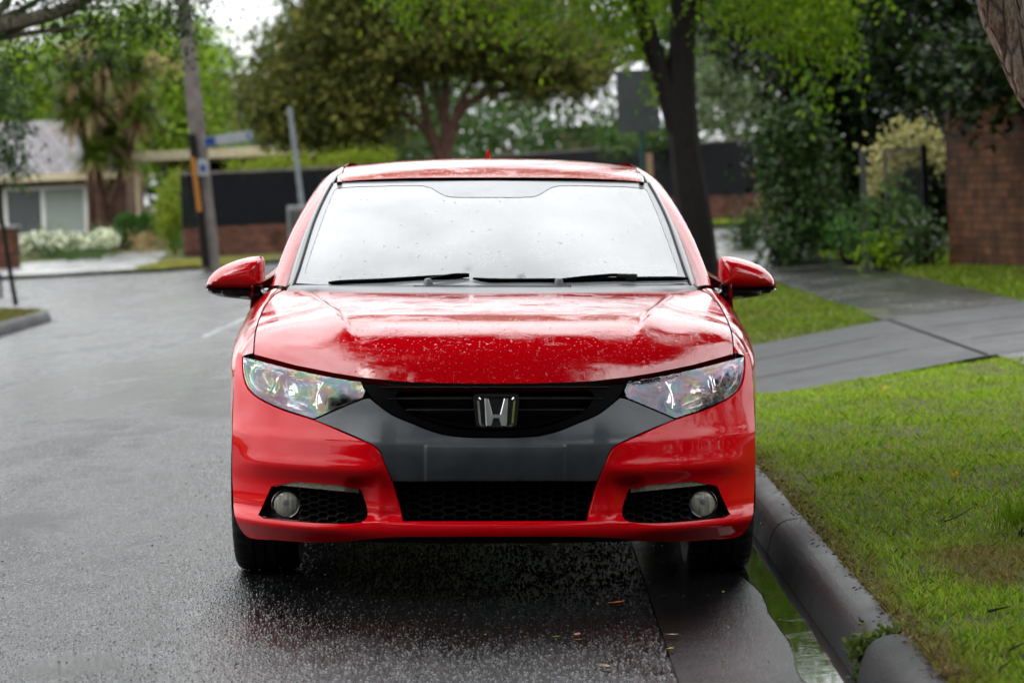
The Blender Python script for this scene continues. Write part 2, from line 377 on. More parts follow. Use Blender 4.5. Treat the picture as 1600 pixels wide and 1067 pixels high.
def F(x, z):                        # depth of the nose surface
    a = np.abs(np.asarray(x, float)); z = np.asarray(z, float)
    y = Pl(x) + Vz(z)
    # brow above the lamp pocket and the hollow over it
    wx = ss(0.30, 0.42, a) * (1 - ss(0.74, 0.84, a))
    y = y - 0.020 * np.exp(-((z - 0.425) / 0.030) ** 2) * wx
    y = y + 0.012 * np.exp(-((z - 0.515) / 0.045) ** 2) * ss(0.36, 0.5, a) * (1 - ss(0.75, 0.85, a))
    # the red wings stand proud of the grey centre and the strut falls back into the pocket
    y = y - 0.012 * ss(0.30, 0.36, a) * ss(0.25, 0.30, z) * (1 - ss(0.52, 0.60, z))
    y = y + 0.036 * ss(0.355, 0.415, a) * ss(0.262, 0.285, z) * (1 - ss(0.372, 0.402, z)) * (1 - ss(0.425, 0.475, a))
    # lower lip drawn forward at the corners
    y = y - 0.020 * np.exp(-((z - 0.235) / 0.022) ** 2) * ss(0.35, 0.6, a)
    # number plate plinth
    y = y - 0.006 * (1 - ss(0.210, 0.222, a)) * (1 - ss(0.498, 0.508, z)) * ss(0.36, 0.40, z)
    return y
_hY = np.array([0.06, 0.10, 0.128, 0.165, 0.215, 0.27, 0.33, 0.43, 0.68, 0.95, 1.13, 1.5])
_hz = np.array([0.62, 0.690, 0.740, 0.783, 0.815, 0.841, 0.861, 0.882, 0.909, 0.930, 0.941, 0.965])
Zc = cubic(_hY, _hz)
def H(x, Y):                        # height of the bonnet
    a = np.abs(np.asarray(x, float)); Y = np.asarray(Y, float)
    k = 1 - 0.5 * ss(0.55, 1.35, Y)
    z = Zc(Y - Pl(np.minimum(a, 0.84)) * k) - 0.036 * (a / 0.79) ** 4 * ss(0.45, 0.75, Y) * (1 - 0.5 * ss(0.9, 1.35, Y))
    xr = 0.455 + (Y - 0.25) * 0.205
    fade = ss(0.20, 0.40, Y) * (1 - ss(1.0, 1.25, Y) * 0.6)
    d = a - xr
    z = z + fade * (0.014 * np.exp(-(np.maximum(d, 0) / 0.055) ** 2) * (d >= 0) + 0.014 * np.exp(-(np.minimum(d, 0) / 0.014) ** 2) * (d < 0))
    return z
def Wd(x, z):                       # depth of the windscreen
    x = np.asarray(x, float); z = np.asarray(z, float)
    t = (z - 0.95)
    return 1.17 + 1.95 * t + 0.75 * t * t + 0.33 * x * x
def Rf(x, Y):                       # height of the roof
    a = np.abs(np.asarray(x, float)); Y = np.asarray(Y, float)
    d = np.maximum(2.75 - Y, 0) / 0.78; e = np.maximum(Y - 2.75, 0)
    return 1.413 - 0.088 * d ** 2.5 - 0.030 * e ** 2 - 0.036 * (a / 0.59) ** 2.4
def hit_y(fn, dx, py, lo=-0.3, hi=2.6):
    for _ in range(46):
        mid = (lo + hi) / 2; x, z = cxz(dx, py, mid)
        if mid - float(fn(x, z)) > 0: hi = mid
        else: lo = mid
    return (*cxz(dx, py, lo), lo)
def hit_z(fn, dx, py, lo=0.05, hi=3.0):
    Y = lo; step = 0.01
    while Y < hi:
        x, z = cxz(dx, py, Y)
        if z < float(fn(x, Y)): break
        Y += step
    a, c = Y - step, Y
    for _ in range(30):
        mid = (a + c) / 2; x, z = cxz(dx, py, mid)
        if z < float(fn(x, mid)): c = mid
        else: a = mid
    x, z = cxz(dx, py, a); return x, z, a
def chaikin(pts, it=1, closed=True):
    for _ in range(it):
        q = []; n = len(pts)
        for i in range(n if closed else n - 1):
            a, c = pts[i], pts[(i + 1) % n]
            q += [tuple(a[k] * .75 + c[k] * .25 for k in range(2)), tuple(a[k] * .25 + c[k] * .75 for k in range(2))]
        pts = q
    return pts
def spl(pts, closed=True, ang=38, k=5):
    """round an outline with Catmull-Rom pieces, keeping real corners"""
    n = len(pts); P = [np.array(p, float) for p in pts]; out = []
    def corner(i):
        if not closed and i in (0, n - 1): return True
        a, b_ = P[i] - P[i - 1], P[(i + 1) % n] - P[i]; c = (a @ b_) / (np.linalg.norm(a) * np.linalg.norm(b_) + 1e-9)
        return math.degrees(math.acos(max(-1, min(1, c)))) > ang
    cs = [corner(i) for i in range(n)]
    for i in range(n if closed else n - 1):
        p1, p2 = P[i], P[(i + 1) % n]; p0 = P[i - 1] if not cs[i] else p1 * 2 - p2; p3 = P[(i + 2) % n] if not cs[(i + 1) % n] else p2 * 2 - p1
        d = np.linalg.norm(p2 - p1)
        m1 = (p2 - p0) / (np.linalg.norm(p2 - p1) + np.linalg.norm(p1 - p0) + 1e-9) * d; m2 = (p3 - p1) / (np.linalg.norm(p3 - p2) + d + 1e-9) * d
        for t in np.linspace(0, 1, k, endpoint=False):
            out.append(tuple((2*t**3-3*t**2+1)*p1 + (t**3-2*t**2+t)*m1 + (-2*t**3+3*t**2)*p2 + (t**3-t**2)*m2))
    if not closed: out.append(tuple(P[-1]))
    return out
def resample(pts, step):
    out = []; n = len(pts)
    for i in range(n):
        a, c = pts[i], pts[(i + 1) % n]; L = math.dist(a, c); k = max(1, int(round(L / step)))
        out += [(a[0] + (c[0] - a[0]) * j / k, a[1] + (c[1] - a[1]) * j / k) for j in range(k)]
    return out
def inside(P, poly):
    x, y = P[:, 0], P[:, 1]; r = np.zeros(len(P), bool); n = len(poly)
    for i in range(n):
        (x0, y0), (x1, y1) = poly[i], poly[(i + 1) % n]
        if y0 == y1: continue
        c = ((y0 > y) != (y1 > y)) & (x < (x1 - x0) * (y - y0) / (y1 - y0) + x0); r ^= c
    return r
def bdist(P, poly):
    d = np.full(len(P), 9.0); n = len(poly)
    for i in range(n):
        a = np.array(poly[i]); c = np.array(poly[(i + 1) % n]); e = c - a; L = (e @ e) or 1e-12
        t = np.clip(((P - a) @ e) / L, 0, 1); d = np.minimum(d, np.linalg.norm(P - (a + t[:, None] * e), axis=1))
    return d
def fill(poly, sp):
    """triangulate a polygon with an even inner grid; returns points, triangles, boundary count"""
    P = np.array(poly); x0, y0 = P.min(0); x1, y1 = P.max(0)
    gx, gy = np.meshgrid(np.arange(x0, x1 + sp, sp), np.arange(y0, y1 + sp, sp * 0.87)); gx = gx + (np.arange(gx.shape[0]) % 2)[:, None] * sp / 2
    Gd = np.stack([gx.ravel(), gy.ravel()], 1); Gd = Gd[inside(Gd, poly)]
    if len(Gd): Gd = Gd[bdist(Gd, poly) > sp * 0.45]
    pts = [Vector(p) for p in poly] + [Vector(p) for p in Gd]
    n = len(poly)
    r = delaunay_2d_cdt(pts, [(i, (i + 1) % n) for i in range(n)], [list(range(n))], 1, 1e-6)
    V = np.array([tuple(v) for v in r[0]]); T = [tuple(f) for f in r[2]]
    orig = r[3]; bnd = {}
    for i, o in enumerate(orig):
        for k in o:
            if k < n: bnd[k] = i
    return V, T, [bnd[k] for k in range(n) if k in bnd]
def lift(kind, fn, V, off=0.0):
    a, c = V[:, 0], V[:, 1]; e = 1e-3
    if kind == 'y':
        y = fn(a, c); ga = (fn(a + e, c) - fn(a - e, c)) / (2 * e); gc = (fn(a, c + e) - fn(a, c - e)) / (2 * e)
        N = np.stack([ga, -np.ones_like(a), gc], 1); Pn = np.stack([a, y, c], 1)
    else:
        z = fn(a, c); ga = (fn(a + e, c) - fn(a - e, c)) / (2 * e); gc = (fn(a, c + e) - fn(a, c - e)) / (2 * e)
        N = np.stack([-ga, -gc, np.ones_like(a)], 1); Pn = np.stack([a, c, z], 1)
    N /= np.linalg.norm(N, axis=1)[:, None]
    return Pn - N * off, N
def panel_dom(name, poly, kind, fn, mat, parent, sp=0.02, off=0.0, flange=0.016, depthfn=None):
    V, T, bnd = fill(poly, sp)
    P, N = lift(kind, fn, V, off)
    if depthfn is not None:
        P = P + depthfn(V, poly); N = None
    # orient triangles along the normal
    tris = []
    Nr = N if N is not None else lift(kind, fn, V, off)[1]
    for t in T:
        nn_ = np.cross(P[t[1]] - P[t[0]], P[t[2]] - P[t[0]])
        tris.append(t if nn_ @ Nr[t[0]] > 0 else t[::-1])
    verts = [tuple(p) for p in P]; faces = list(tris); normals = [tuple(n) for n in N] if N is not None else None
    if flange:
        m = len(bnd); base = len(verts)
        ctr = P.mean(0)
        for rep in range(3):
            for i in bnd:
                n_ = Nr[i]; p = P[i]
                d = np.array([0, 1.0, 0]) if kind == 'y' else np.array([0, 0.0, -1.0])
                q = p if rep == 0 else (p - n_ * 0.003 if rep == 1 else p - n_ * 0.003 + d * flange)
                # ease the edge over with a slightly inclined rim
                verts.append(tuple(q))
        if normals is not None:
            Pb = P[bnd]; tang = np.roll(Pb, -1, 0) - np.roll(Pb, 1, 0)
            nb = Nr[bnd]; outw = np.cross(tang, nb); outw /= (np.linalg.norm(outw, axis=1)[:, None] + 1e-9)
            # make sure it points away from the panel
            s = np.sign(np.sum(outw * (Pb - ctr), axis=1)); area = s.sum(); outw *= (1 if area >= 0 else -1)
            normals += [tuple(v) for v in (nb + outw * 0.6) / np.linalg.norm(nb + outw * 0.6, axis=1)[:, None]] + [tuple(v) for v in outw] * 2
        for rep in range(2):
            for j in range(m):
                a, c = base + rep * m + j, base + rep * m + (j + 1) % m
                faces.append((a, c, c + m, a + m))
    return mk(name, verts, faces, mat, parent, True, normals)
def to_dom(px_poly, kind, fn):
    out = []
    for dx, py in px_poly:
        if kind == 'y':
            x, z, Y = hit_y(fn, dx, py); out.append((x, z))
        else:
            x, z, Y = hit_z(fn, dx, py); out.append((x, Y))
    # drop near-duplicates
    q = [out[0]]
    for p in out[1:]:
        if math.dist(p, q[-1]) > 8e-4: q.append(p)
    if math.dist(q[0], q[-1]) < 8e-4: q.pop()
    return q
def panel(name, px_poly, kind, fn, mat, parent=car, sp=0.02, step=6, **k):
    return panel_dom(name, to_dom(resample(px_poly, step), kind, fn), kind, fn, mat, parent, sp, **k)
def mir(pts): return [(-x, y) for x, y in reversed(pts)]
def sym(half):                      # half outline from centre (dx<0 side) -> closed symmetric outline
    return half + [(-x, y) for x, y in reversed(half) if abs(x) > 1e-6]

# outlines in photograph pixels from the car's centre line (negative = left in the picture)
hood_edge = [(0, 599), (-60, 598.6), (-120, 597), (-155, 595), (-209, 589), (-252, 582), (-311, 570), (-374, 553)]
hood_side = [(-373, 535), (-371, 520), (-366, 503), (-359, 487), (-350, 472), (-338, 460), (-326, 454)]
hood_rear = [(-300, 454), (-240, 456), (-150, 457), (0, 458)]
panel('bonnet', sym(hood_edge + hood_side + hood_rear)[:-0 or None], 'z', H, M['red'], sp=0.016, step=4)
head_out = [(-391, 558), (-376, 561.5), (-311, 578), (-252, 590), (-209, 596.5), (-203, 610), (-207, 621), (-283, 653), (-332, 637), (-369, 619), (-384, 603), (-390.5, 580)]
wing = [(-393.5, 553.5), (-393.5, 580), (-387.5, 605), (-372, 622), (-333, 641), (-285, 656), (-240, 675), (-200, 693), (-184, 704), (-174, 724), (-162, 754), (-145, 814),
        (-100, 814), (0, 814), (0, 838), (-150, 838.5), (-180, 840), (-237, 845.5), (-296, 846), (-340, 843), (-378, 840), (-389, 834), (-400, 818), (-405.5, 800), (-407, 770), (-408.5, 740), (-408.5, 700), (-407.5, 650), (-405, 600), (-402, 560), (-399, 551)]
pocket = chaikin([(-344, 749), (-212, 760), (-206, 772), (-198, 797), (-200, 810), (-212, 817), (-262, 818), (-326, 813), (-371, 808), (-362, 790)], 1)
# the wing has a hole for the pocket: cut the outline open along a slit from pocket to its outer side
def with_hole(outer, hole, sp, sgn):
    out = resample(spl(outer), 4); hl = resample(hole, 5)
    fnF = F
    od = to_dom(out, 'y', F); hd = to_dom(hl, 'y', F)
    return od, hd
def panel_hole(name, outer, hole, mat, parent, sp, flange=0.02, holeflange=0.055):
    od, hd = with_hole(outer, hole, sp, 1)
    P0 = np.array(od); x0, y0 = P0.min(0); x1, y1 = P0.max(0)
    gx, gy = np.meshgrid(np.arange(x0, x1, sp), np.arange(y0, y1, sp * .87)); gx = gx + (np.arange(gx.shape[0]) % 2)[:, None] * sp / 2
    Gd = np.stack([gx.ravel(), gy.ravel()], 1)
    Gd = Gd[inside(Gd, od) & ~inside(Gd, hd)]; Gd = Gd[(bdist(Gd, od) > sp * .45) & (bdist(Gd, hd) > sp * .45)]
    no, nh = len(od), len(hd)
    pts = [Vector(p) for p in od] + [Vector(p) for p in hd] + [Vector(p) for p in Gd]
    ed = [(i, (i + 1) % no) for i in range(no)] + [(no + i, no + (i + 1) % nh) for i in range(nh)]
    r = delaunay_2d_cdt(pts, ed, [], 0, 1e-6)
    V = np.array([tuple(v) for v in r[0]]); T = np.array([tuple(f) for f in r[2]])
    cen = V[T].mean(1); keep = inside(cen, od) & ~inside(cen, hd); T = T[keep]
    P, N = lift('y', F, V); mp = {}
    for i, o in enumerate(r[3]):
        for k in o: mp[k] = i
    faces = []
    for t in T:
        q = np.cross(P[t[1]] - P[t[0]], P[t[2]] - P[t[0]]); faces.append(tuple(t) if q @ N[t[0]] > 0 else tuple(t[::-1]))
    verts = [tuple(p) for p in P]; normals = [tuple(n) for n in N]
    for idx, fl, sg in (([mp[i] for i in range(no)], flange, 1), ([mp[no + i] for i in range(nh)], holeflange, -1)):
        Pb = P[idx]; nb = N[idx]; tang = np.roll(Pb, -1, 0) - np.roll(Pb, 1, 0); ow = np.cross(tang, nb); ow /= np.linalg.norm(ow, axis=1)[:, None] + 1e-9
        s = np.sign(np.sum(ow * (Pb - Pb.mean(0)), axis=1)).sum(); ow *= (1 if s >= 0 else -1) * sg
        base = len(verts); m_ = len(idx); mixn = nb + ow * 0.6; mixn /= np.linalg.norm(mixn, axis=1)[:, None]
        # rounded lip: edge eases inwards over about 6 mm before turning back
        verts += [tuple(p) for p in Pb] + [tuple(p) for p in Pb - nb * 0.006 - ow * (-0.004)] + [tuple(p) for p in Pb - nb * 0.006 - ow * (-0.004) + np.array([0, fl, 0])]
        normals += [tuple(v) for v in mixn] + [tuple(v) for v in ow] * 2
        for rep in range(2):
            for j in range(m_):
                a, c = base + rep * m_ + j, base + rep * m_ + (j + 1) % m_; faces.append((a, c, c + m_, a + m_))
    return mk(name, verts, faces, mat, parent, True, normals)
fb1 = panel_hole('front_bumper', wing, pocket, M['red_bumper'], car, 0.014)
fb2 = panel_hole('front_bumper', mir(wing), mir(pocket), M['red_bumper'], fb1, 0.014); fb2.name = 'bumper_wing'
grille_edge = [(-209, 599), (-188, 627), (-162, 646), (-127, 661), (-96, 673), (-62, 680), (0, 682)]
grey = [(0, 684)] + [(x, y + 2) for x, y in grille_edge[-2:0:-1]] + [(-196, 622), (-207, 624), (-281, 655), (-238, 672), (-198, 690), (-181, 702), (-171.5, 723), (-159.5, 752), (-80, 752), (0, 752)]
panel('bumper_centre_panel', spl(sym(grey)), 'y', F, M['grey_panel'], sp=0.007, step=5, off=0.002)
# upper grille: satin surround, dark well, two blades, badge
gin = [(-136, 606), (-152, 611), (-157, 620), (-144, 637), (-112, 655), (-66, 668), (0, 673)]
grl = panel('grille_surround', spl([(0, 681)] + [(x, y - 1.5) for x, y in grille_edge[-2::-1]] + [(-208, 598), (-170, 600.5), (-140, 603)] + gin), 'y', F, M['black_satin'], sp=0.014, step=5, off=0.006, flange=0.05)
g2 = panel('surround_half', mir(spl([(0, 681)] + [(x, y - 1.5) for x, y in grille_edge[-2::-1]] + [(-208, 598), (-170, 600.5), (-140, 603)] + gin)), 'y', F, M['black_satin'], grl, sp=0.014, step=5, off=0.006, flange=0.05)
panel('grille_well', sym([(0, 690), (-90, 682), (-190, 640), (-225, 592), (-120, 590), (0, 590)]), 'y', F, M['void'], grl, sp=0.03, off=0.075, flange=0)
def blade(name, pts, parent, mat, off=0.02, thick=0.016, dep=0.03):
    """a horizontal blade following the nose; pts (dx, py) of its front edge"""
    V = []; fs = []
    for i, (dx, py) in enumerate(pts):
        x, z, Y = hit_y(F, dx, py); Y += off
        pr = [(0.004, 0), (0, thick * .3), (0.006, thick * .55), (dep, thick * .8), (dep, -thick * .1)]
        V += [(x, Y + a, z + c) for a, c in pr]
    k = 5
    for i in range(len(pts) - 1):
        for j in range(k): fs.append((i * k + j, i * k + (j + 1) % k, (i + 1) * k + (j + 1) % k, (i + 1) * k + j))
    fs += [tuple(range(k)), tuple((len(pts) - 1) * k + j for j in range(k))]
    o = MB().add(V, fs).build(name, mat, parent, True); return o
for py, w_ in ((613, 178), (631, 168), (649, 140)):
    blade('grille_blade', [(dx, py - 6 + 0.00016 * dx * dx * 0) for dx in np.linspace(-w_, w_, 25)], grl, M['blade'], 0.003, 0.010)
blade('grille_lower_bar', [(dx, 673 - 32 * (abs(dx) / 148) ** 2.2) for dx in np.linspace(-136, 136, 31)], grl, M['black_satin'], 0.004, 0.02, 0.03)
# badge: tapered housing, ring and letter H
bx, bz, bY = hit_y(F, 2, 643); bs = (YF + bY) / FPX
def bp(u, v): return (bx + u * bs, bz + v * bs)      # pixels from badge centre, v up
def rrect(w0, w1, h, r=7, n=5):
    c = [(-w0, h), (w0, h), (w1, -h), (-w1, -h)]; out = []
    for i in range(4):
        p, a, d = np.array(c[i], float), np.array(c[i - 1], float), np.array(c[(i + 1) % 4], float)
        ua = (np.array(a) - p); ua /= np.linalg.norm(ua); ud = (np.array(d) - p); ud /= np.linalg.norm(ud)
        for t in np.linspace(0, 1, n): out.append(tuple(np.array(p) + ua * r * (1 - t) ** 2 + ud * r * t ** 2))
    return out
bad = MB().prism([bp(u, v) for u, v in rrect(37, 31, 28, 9)], bY - 0.012, bY + 0.07).build('badge_housing', M['black_gloss'], grl, True)
def bev_prism(mb, outline, y0, y1, bev):
    n = len(outline); c = np.mean(outline, 0); V = []
    o = np.array(outline, float); nx = np.roll(o, -1, 0) - np.roll(o, 1, 0); nx = np.stack([nx[:, 1], -nx[:, 0]], 1); nx /= np.linalg.norm(nx, axis=1)[:, None] + 1e-9
    ar = 0.5 * np.sum(o[:, 0] * np.roll(o[:, 1], -1) - np.roll(o[:, 0], -1) * o[:, 1]); nx *= -1 if ar > 0 else 1
    inn = o + nx * bev
    V = [(x, y0, z) for x, z in inn] + [(x, y0 + bev * .8, z) for x, z in o] + [(x, y1, z) for x, z in o]
    fs = [tuple(range(n))] + [(k * n + i, k * n + (i + 1) % n, (k + 1) * n + (i + 1) % n, (k + 1) * n + i) for k in range(2) for i in range(n)]
    mb.add(V, fs)
Ho = [(-18.5, 21.5), (-12.3, 21.5), (-6.0, -3.5), (6.0, -3.5), (12.3, 21.5), (18.5, 21.5), (16.3, -21.5), (7.6, -21.5), (4.6, -9.5), (-4.6, -9.5), (-7.6, -21.5), (-16.3, -21.5)]
mb = MB(); bev_prism(mb, [bp(u, v) for u, v in Ho], bY - 0.022, bY - 0.010, 0.0022); mb.build('badge_letter', M['badge'], bad)
ring_o, ring_i = rrect(30.5, 26.5, 24, 8, 7), rrect(27, 23.3, 21.2, 6.5, 7)
V = []; n_ = len(ring_o)
for rr, yy in ((ring_o, bY - 0.010), (ring_o, bY - 0.017), (ring_i, bY - 0.020), (ring_i, bY - 0.010)): V += [(bp(*p)[0], yy, bp(*p)[1]) for p in rr]
mb = MB().add(V, [(k * n_ + i, k * n_ + (i + 1) % n_, (k + 1) * n_ + (i + 1) % n_, (k + 1) * n_ + i) for k in range(3) for i in range(n_)])
mb.build('badge_ring', M['chrome'], bad, True)
# honeycomb grilles
def honey(name, px_poly, off, parent, w=0.034, h=0.017, dep=0.02, wall=0.13):
    poly = to_dom(resample(px_poly, 8), 'y', F); P = np.array(poly); x0, z0 = P.min(0); x1, z1 = P.max(0)
    mb = MB(); row = 0; z = z0
    while z < z1 + h:
        x = x0 + (w * 0.75 if row % 2 else 0)
        while x < x1 + w:
            if inside(np.array([[x, z]]), poly)[0]:
                V = []
                for sc_, dp in ((1.0, 0.004), (1 - wall, 0.0), (1 - wall, dep)):
                    for k in range(6):
                        a = k * math.pi / 3; xx = x + math.cos(a) * w / 2 * sc_ * 1.0; zz = z + math.sin(a) * h / 0.866 * 0.5 * sc_ * 1.0
                        V.append((xx, float(F(xx, z)) + off + dp, zz))
                mb.add(V, [(r_ * 6 + k, r_ * 6 + (k + 1) % 6, (r_ + 1) * 6 + (k + 1) % 6, (r_ + 1) * 6 + k) for r_ in range(2) for k in range(6)])
            x += w * 1.5
        z += h / 2; row += 1
    o = mb.build(name, M['honeycomb'], parent)
    return o
low_out = [(-166, 750), (166, 750), (152, 816), (-152, 816)]
lg = honey('lower_grille', low_out, 0.030, car, 0.05, 0.022)
panel('grille_back', [(-180, 742), (180, 742), (165, 824), (-165, 824)], 'y', F, M['void'], lg, sp=0.04, off=0.075, flange=0)
for s in (-1, 1):
    P_ = pocket if s < 0 else mir(pocket)
    S = (lambda p: p) if s < 0 else mir
    fg = honey('fog_lamp_grille', S([(-312, 752), (-206, 762), (-196, 800), (-206, 822), (-306, 818)]), 0.014, car, 0.040, 0.019)
    panel('grille_back', S([(-352, 744), (-200, 752), (-186, 800), (-200, 824), (-330, 824), (-384, 816)]), 'y', F, M['void'], fg, sp=0.03, off=0.034, flange=0)
    # pocket end plate beside the lamp
    panel('pocket_liner', S([(-350, 748), (-318, 751), (-300, 785), (-310, 820), (-378, 815)]), 'y', F, M['black_satin'], fg, sp=0.02, off=0.030, flange=0)
    fx, fz, fY = hit_y(F, s * 326, 787); fY += 0.004
    r0 = 0.040
    lamp = MB().lathe([(r0 * 1.16, 0.05), (r0 * 1.16, 0.0), (r0 * 1.10, -0.006), (r0 * 1.0, -0.003), (r0 * 1.0, 0.004)], 32, 'y', (fx, fY, fz)).build('fog_lamp', M['black_gloss'], car, True)
    MB().lathe([(r0, 0.004), (r0 * .9, 0.022), (r0 * .6, 0.036), (r0 * .2, 0.042), (0.001, 0.042)], 32, 'y', (fx, fY, fz)).build('reflector', M['fog_reflector'], lamp, True)
    MB().lathe([(0.001, -0.006), (0.009, -0.005), (0.0125, 0.0), (0.012, 0.03)], 20, 'y', (fx, fY - 0.006, fz + 0.005)).build('bulb_cap', M['cowl'], lamp, True)
    MB().lathe([(0.001, -0.010), (r0 * .5, -0.0085), (r0 * .85, -0.004), (r0, 0.001)], 32, 'y', (fx, fY, fz)).build('lens', M['fog_lens'], lamp, True)
    panel('daytime_running_light', S([(-343, 751), (-213, 760.5), (-213, 770), (-338, 757.5)]), 'y', F, M['drl'], sp=0.012, off=0.003)
    # ---- headlight
    ho = S(head_out)
    dom = to_dom(resample(spl(ho), 4), 'y', F)
    c1 = hit_y(F, s * 249, 615)[:2]; c2 = hit_y(F, s * 312, 612)[:2]
    def hdepth(V, poly):
        d = bdist(V, poly); D = np.zeros((len(V), 3))
        base = 0.055 * ss(0.0, 0.028, d)
        x, z = V[:, 0], V[:, 1]
        for (cx_, cz_), rr in ((c1, 0.052), (c2, 0.070)):
            r2 = ((x - cx_) / rr) ** 2 + ((z - cz_) / (rr * .85)) ** 2
            base = base + np.where(r2 < 1, 0.050 * (1 - r2), 0) * ss(0, 0.02, d)
        base = base + 0.004 * np.abs(np.sin((x + 0.35 * z) * 200)) * ss(0.01, 0.03, d) * (z < c1[1])
        D[:, 1] = base + 0.004; return D
    hl = panel_dom('headlight', dom, 'y', F, M['reflector'], car, 0.007, 0.0, 0, hdepth)
    panel_dom('lens', dom, 'y', F, M['lens'], hl, 0.014, 0.0015, 0.012)
    # dark seal round the lens
    ring2 = [(x * 1.012 if False else x, z) for x, z in dom]
    sx_, sz_, sY_ = hit_y(F, s * 249, 614)
    MB().lathe([(0.02, -0.02), (0.019, 0.0), (0.013, 0.01), (0.011, 0.05), (0.001, 0.05)], 24, 'y', (sx_, sY_ + 0.065, sz_)).build('projector', M['chrome'], hl, True)
    MB().lathe([(0.001, -0.004), (0.010, -0.003), (0.013, 0.004), (0.013, 0.03)], 20, 'y', (sx_, sY_ + 0.05, sz_)).build('bulb_cap', M['black_gloss'], hl, True)
    for (a_, b_, r_) in (((345, 584), (354, 617), 0.0045), ((336, 588), (346, 620), 0.0025), ((268, 598), (278, 640), 0.004), ((222, 598), (208, 618), 0.002)):
        pts = []
        for t in np.linspace(0, 1, 9):
            dx = a_[0] + (b_[0] - a_[0]) * t + 5 * math.sin(t * math.pi) * (-1 if a_[0] > 300 else 1); py = a_[1] + (b_[1] - a_[1]) * t
            x, z, Y = hit_y(F, s * dx, py); pts.append((x, Y + 0.028, z))
        MB().tube(pts, r_, 8).build('trim_bar', M['chrome'], hl, True)
    # amber side cell at the inner tip
    pts = [hit_y(F, s * 214, 603), hit_y(F, s * 209, 616)]
    MB().tube([(p[0], p[2] + 0.03, p[1]) for p in pts], 0.007, 10).build('indicator_cell', M['amber'], hl, True)
# black gap filler behind all seams of the nose
panel('nose_frame', sym([(0, 585), (-200, 576), (-300, 560), (-386, 545), (-398, 600), (-400, 700), (-398, 815), (-360, 828), (-150, 828), (0, 828)][::1]), 'y', F, M['void'], sp=0.05, off=0.11, flange=0)
und = MB()
for z0 in (0,):
    V = []; xs = np.linspace(-0.82, 0.82, 41)
    for x in xs:
        f0 = float(F(x, 0.22)); V += [(x, f0 + 0.03, 0.215), (x, f0 + 0.06, 0.19), (x, 1.2, 0.18), (x, 4.0, 0.2)]
    und.add(V, [(i * 4 + j, (i + 1) * 4 + j, (i + 1) * 4 + j + 1, i * 4 + j + 1) for i in range(40) for j in range(3)])
und.build('undertray', M['black_matte'], car)
# seal strips that darken bonnet shut lines
seal = MB()
for half in (1, -1):
    pts = [hit_y(F, half * dx, py + 3) for dx, py in hood_edge]
    seal.tube([(p[0], p[2] + 0.02, p[1]) for p in pts], 0.012, 8)
    pts = [hit_z(H, half * dx, py) for dx, py in hood_side]
    seal.tube([(p[0], p[2], p[1] - 0.012) for p in pts], 0.006, 8)
seal.build('shut_line_seal', M['void'], car)

# ---- front wings (fenders), doors and cabin
out_line = [(-402, 556, .56), (-401, 548, .60), (-395, 538, .64), (-390, 516, .76), (-380, 497, .9), (-371, 482, 1.03), (-363, 471, 1.15), (-353, 457, 1.28), (-344, 445, 1.42)]
def side_x(Y, z):                   # half width of the body side
    Y = np.asarray(Y, float); z = np.asarray(z, float)
    w = 0.866 + 0.012 * np.exp(-((Y - 0.93) / 0.35) ** 2) + 0.010 * np.exp(-((Y - 3.52) / 0.4) ** 2) - 0.05 * ss(3.6, 4.25, Y) ** 2 - 0.020 * (1 - ss(0.5, 0.72, Y))
    tz = (z - 0.55)
    return w - 0.10 * np.maximum(tz, 0) ** 2.0 - 0.05 * np.maximum(-tz - 0.15, 0) + 0.0 * z
def wheel_clip(Y, z0):
    for yc in (0.93, 3.53):
        d = abs(Y - yc)
        if d < 0.355: z0 = max(z0, 0.316 + math.sqrt(0.355 ** 2 - d ** 2))
    return z0
gap = [hit_z(H, dx, py) for dx, py in [(-376, 552), (-375.2, 535), (-373.2, 520), (-368.2, 503), (-361.2, 487), (-352.2, 472), (-340.2, 460), (-328.5, 453)]]
gY = np.array([g[2] for g in gap]); gx = np.array([g[0] for g in gap]); gz = np.array([g[1] for g in gap])
oc = [(*cxz(dx, py, Y), Y) for dx, py, Y in out_line]
oY = np.array([o[2] for o in oc]); ox = np.array([o[0] for o in oc]); oz = np.array([o[1] for o in oc])
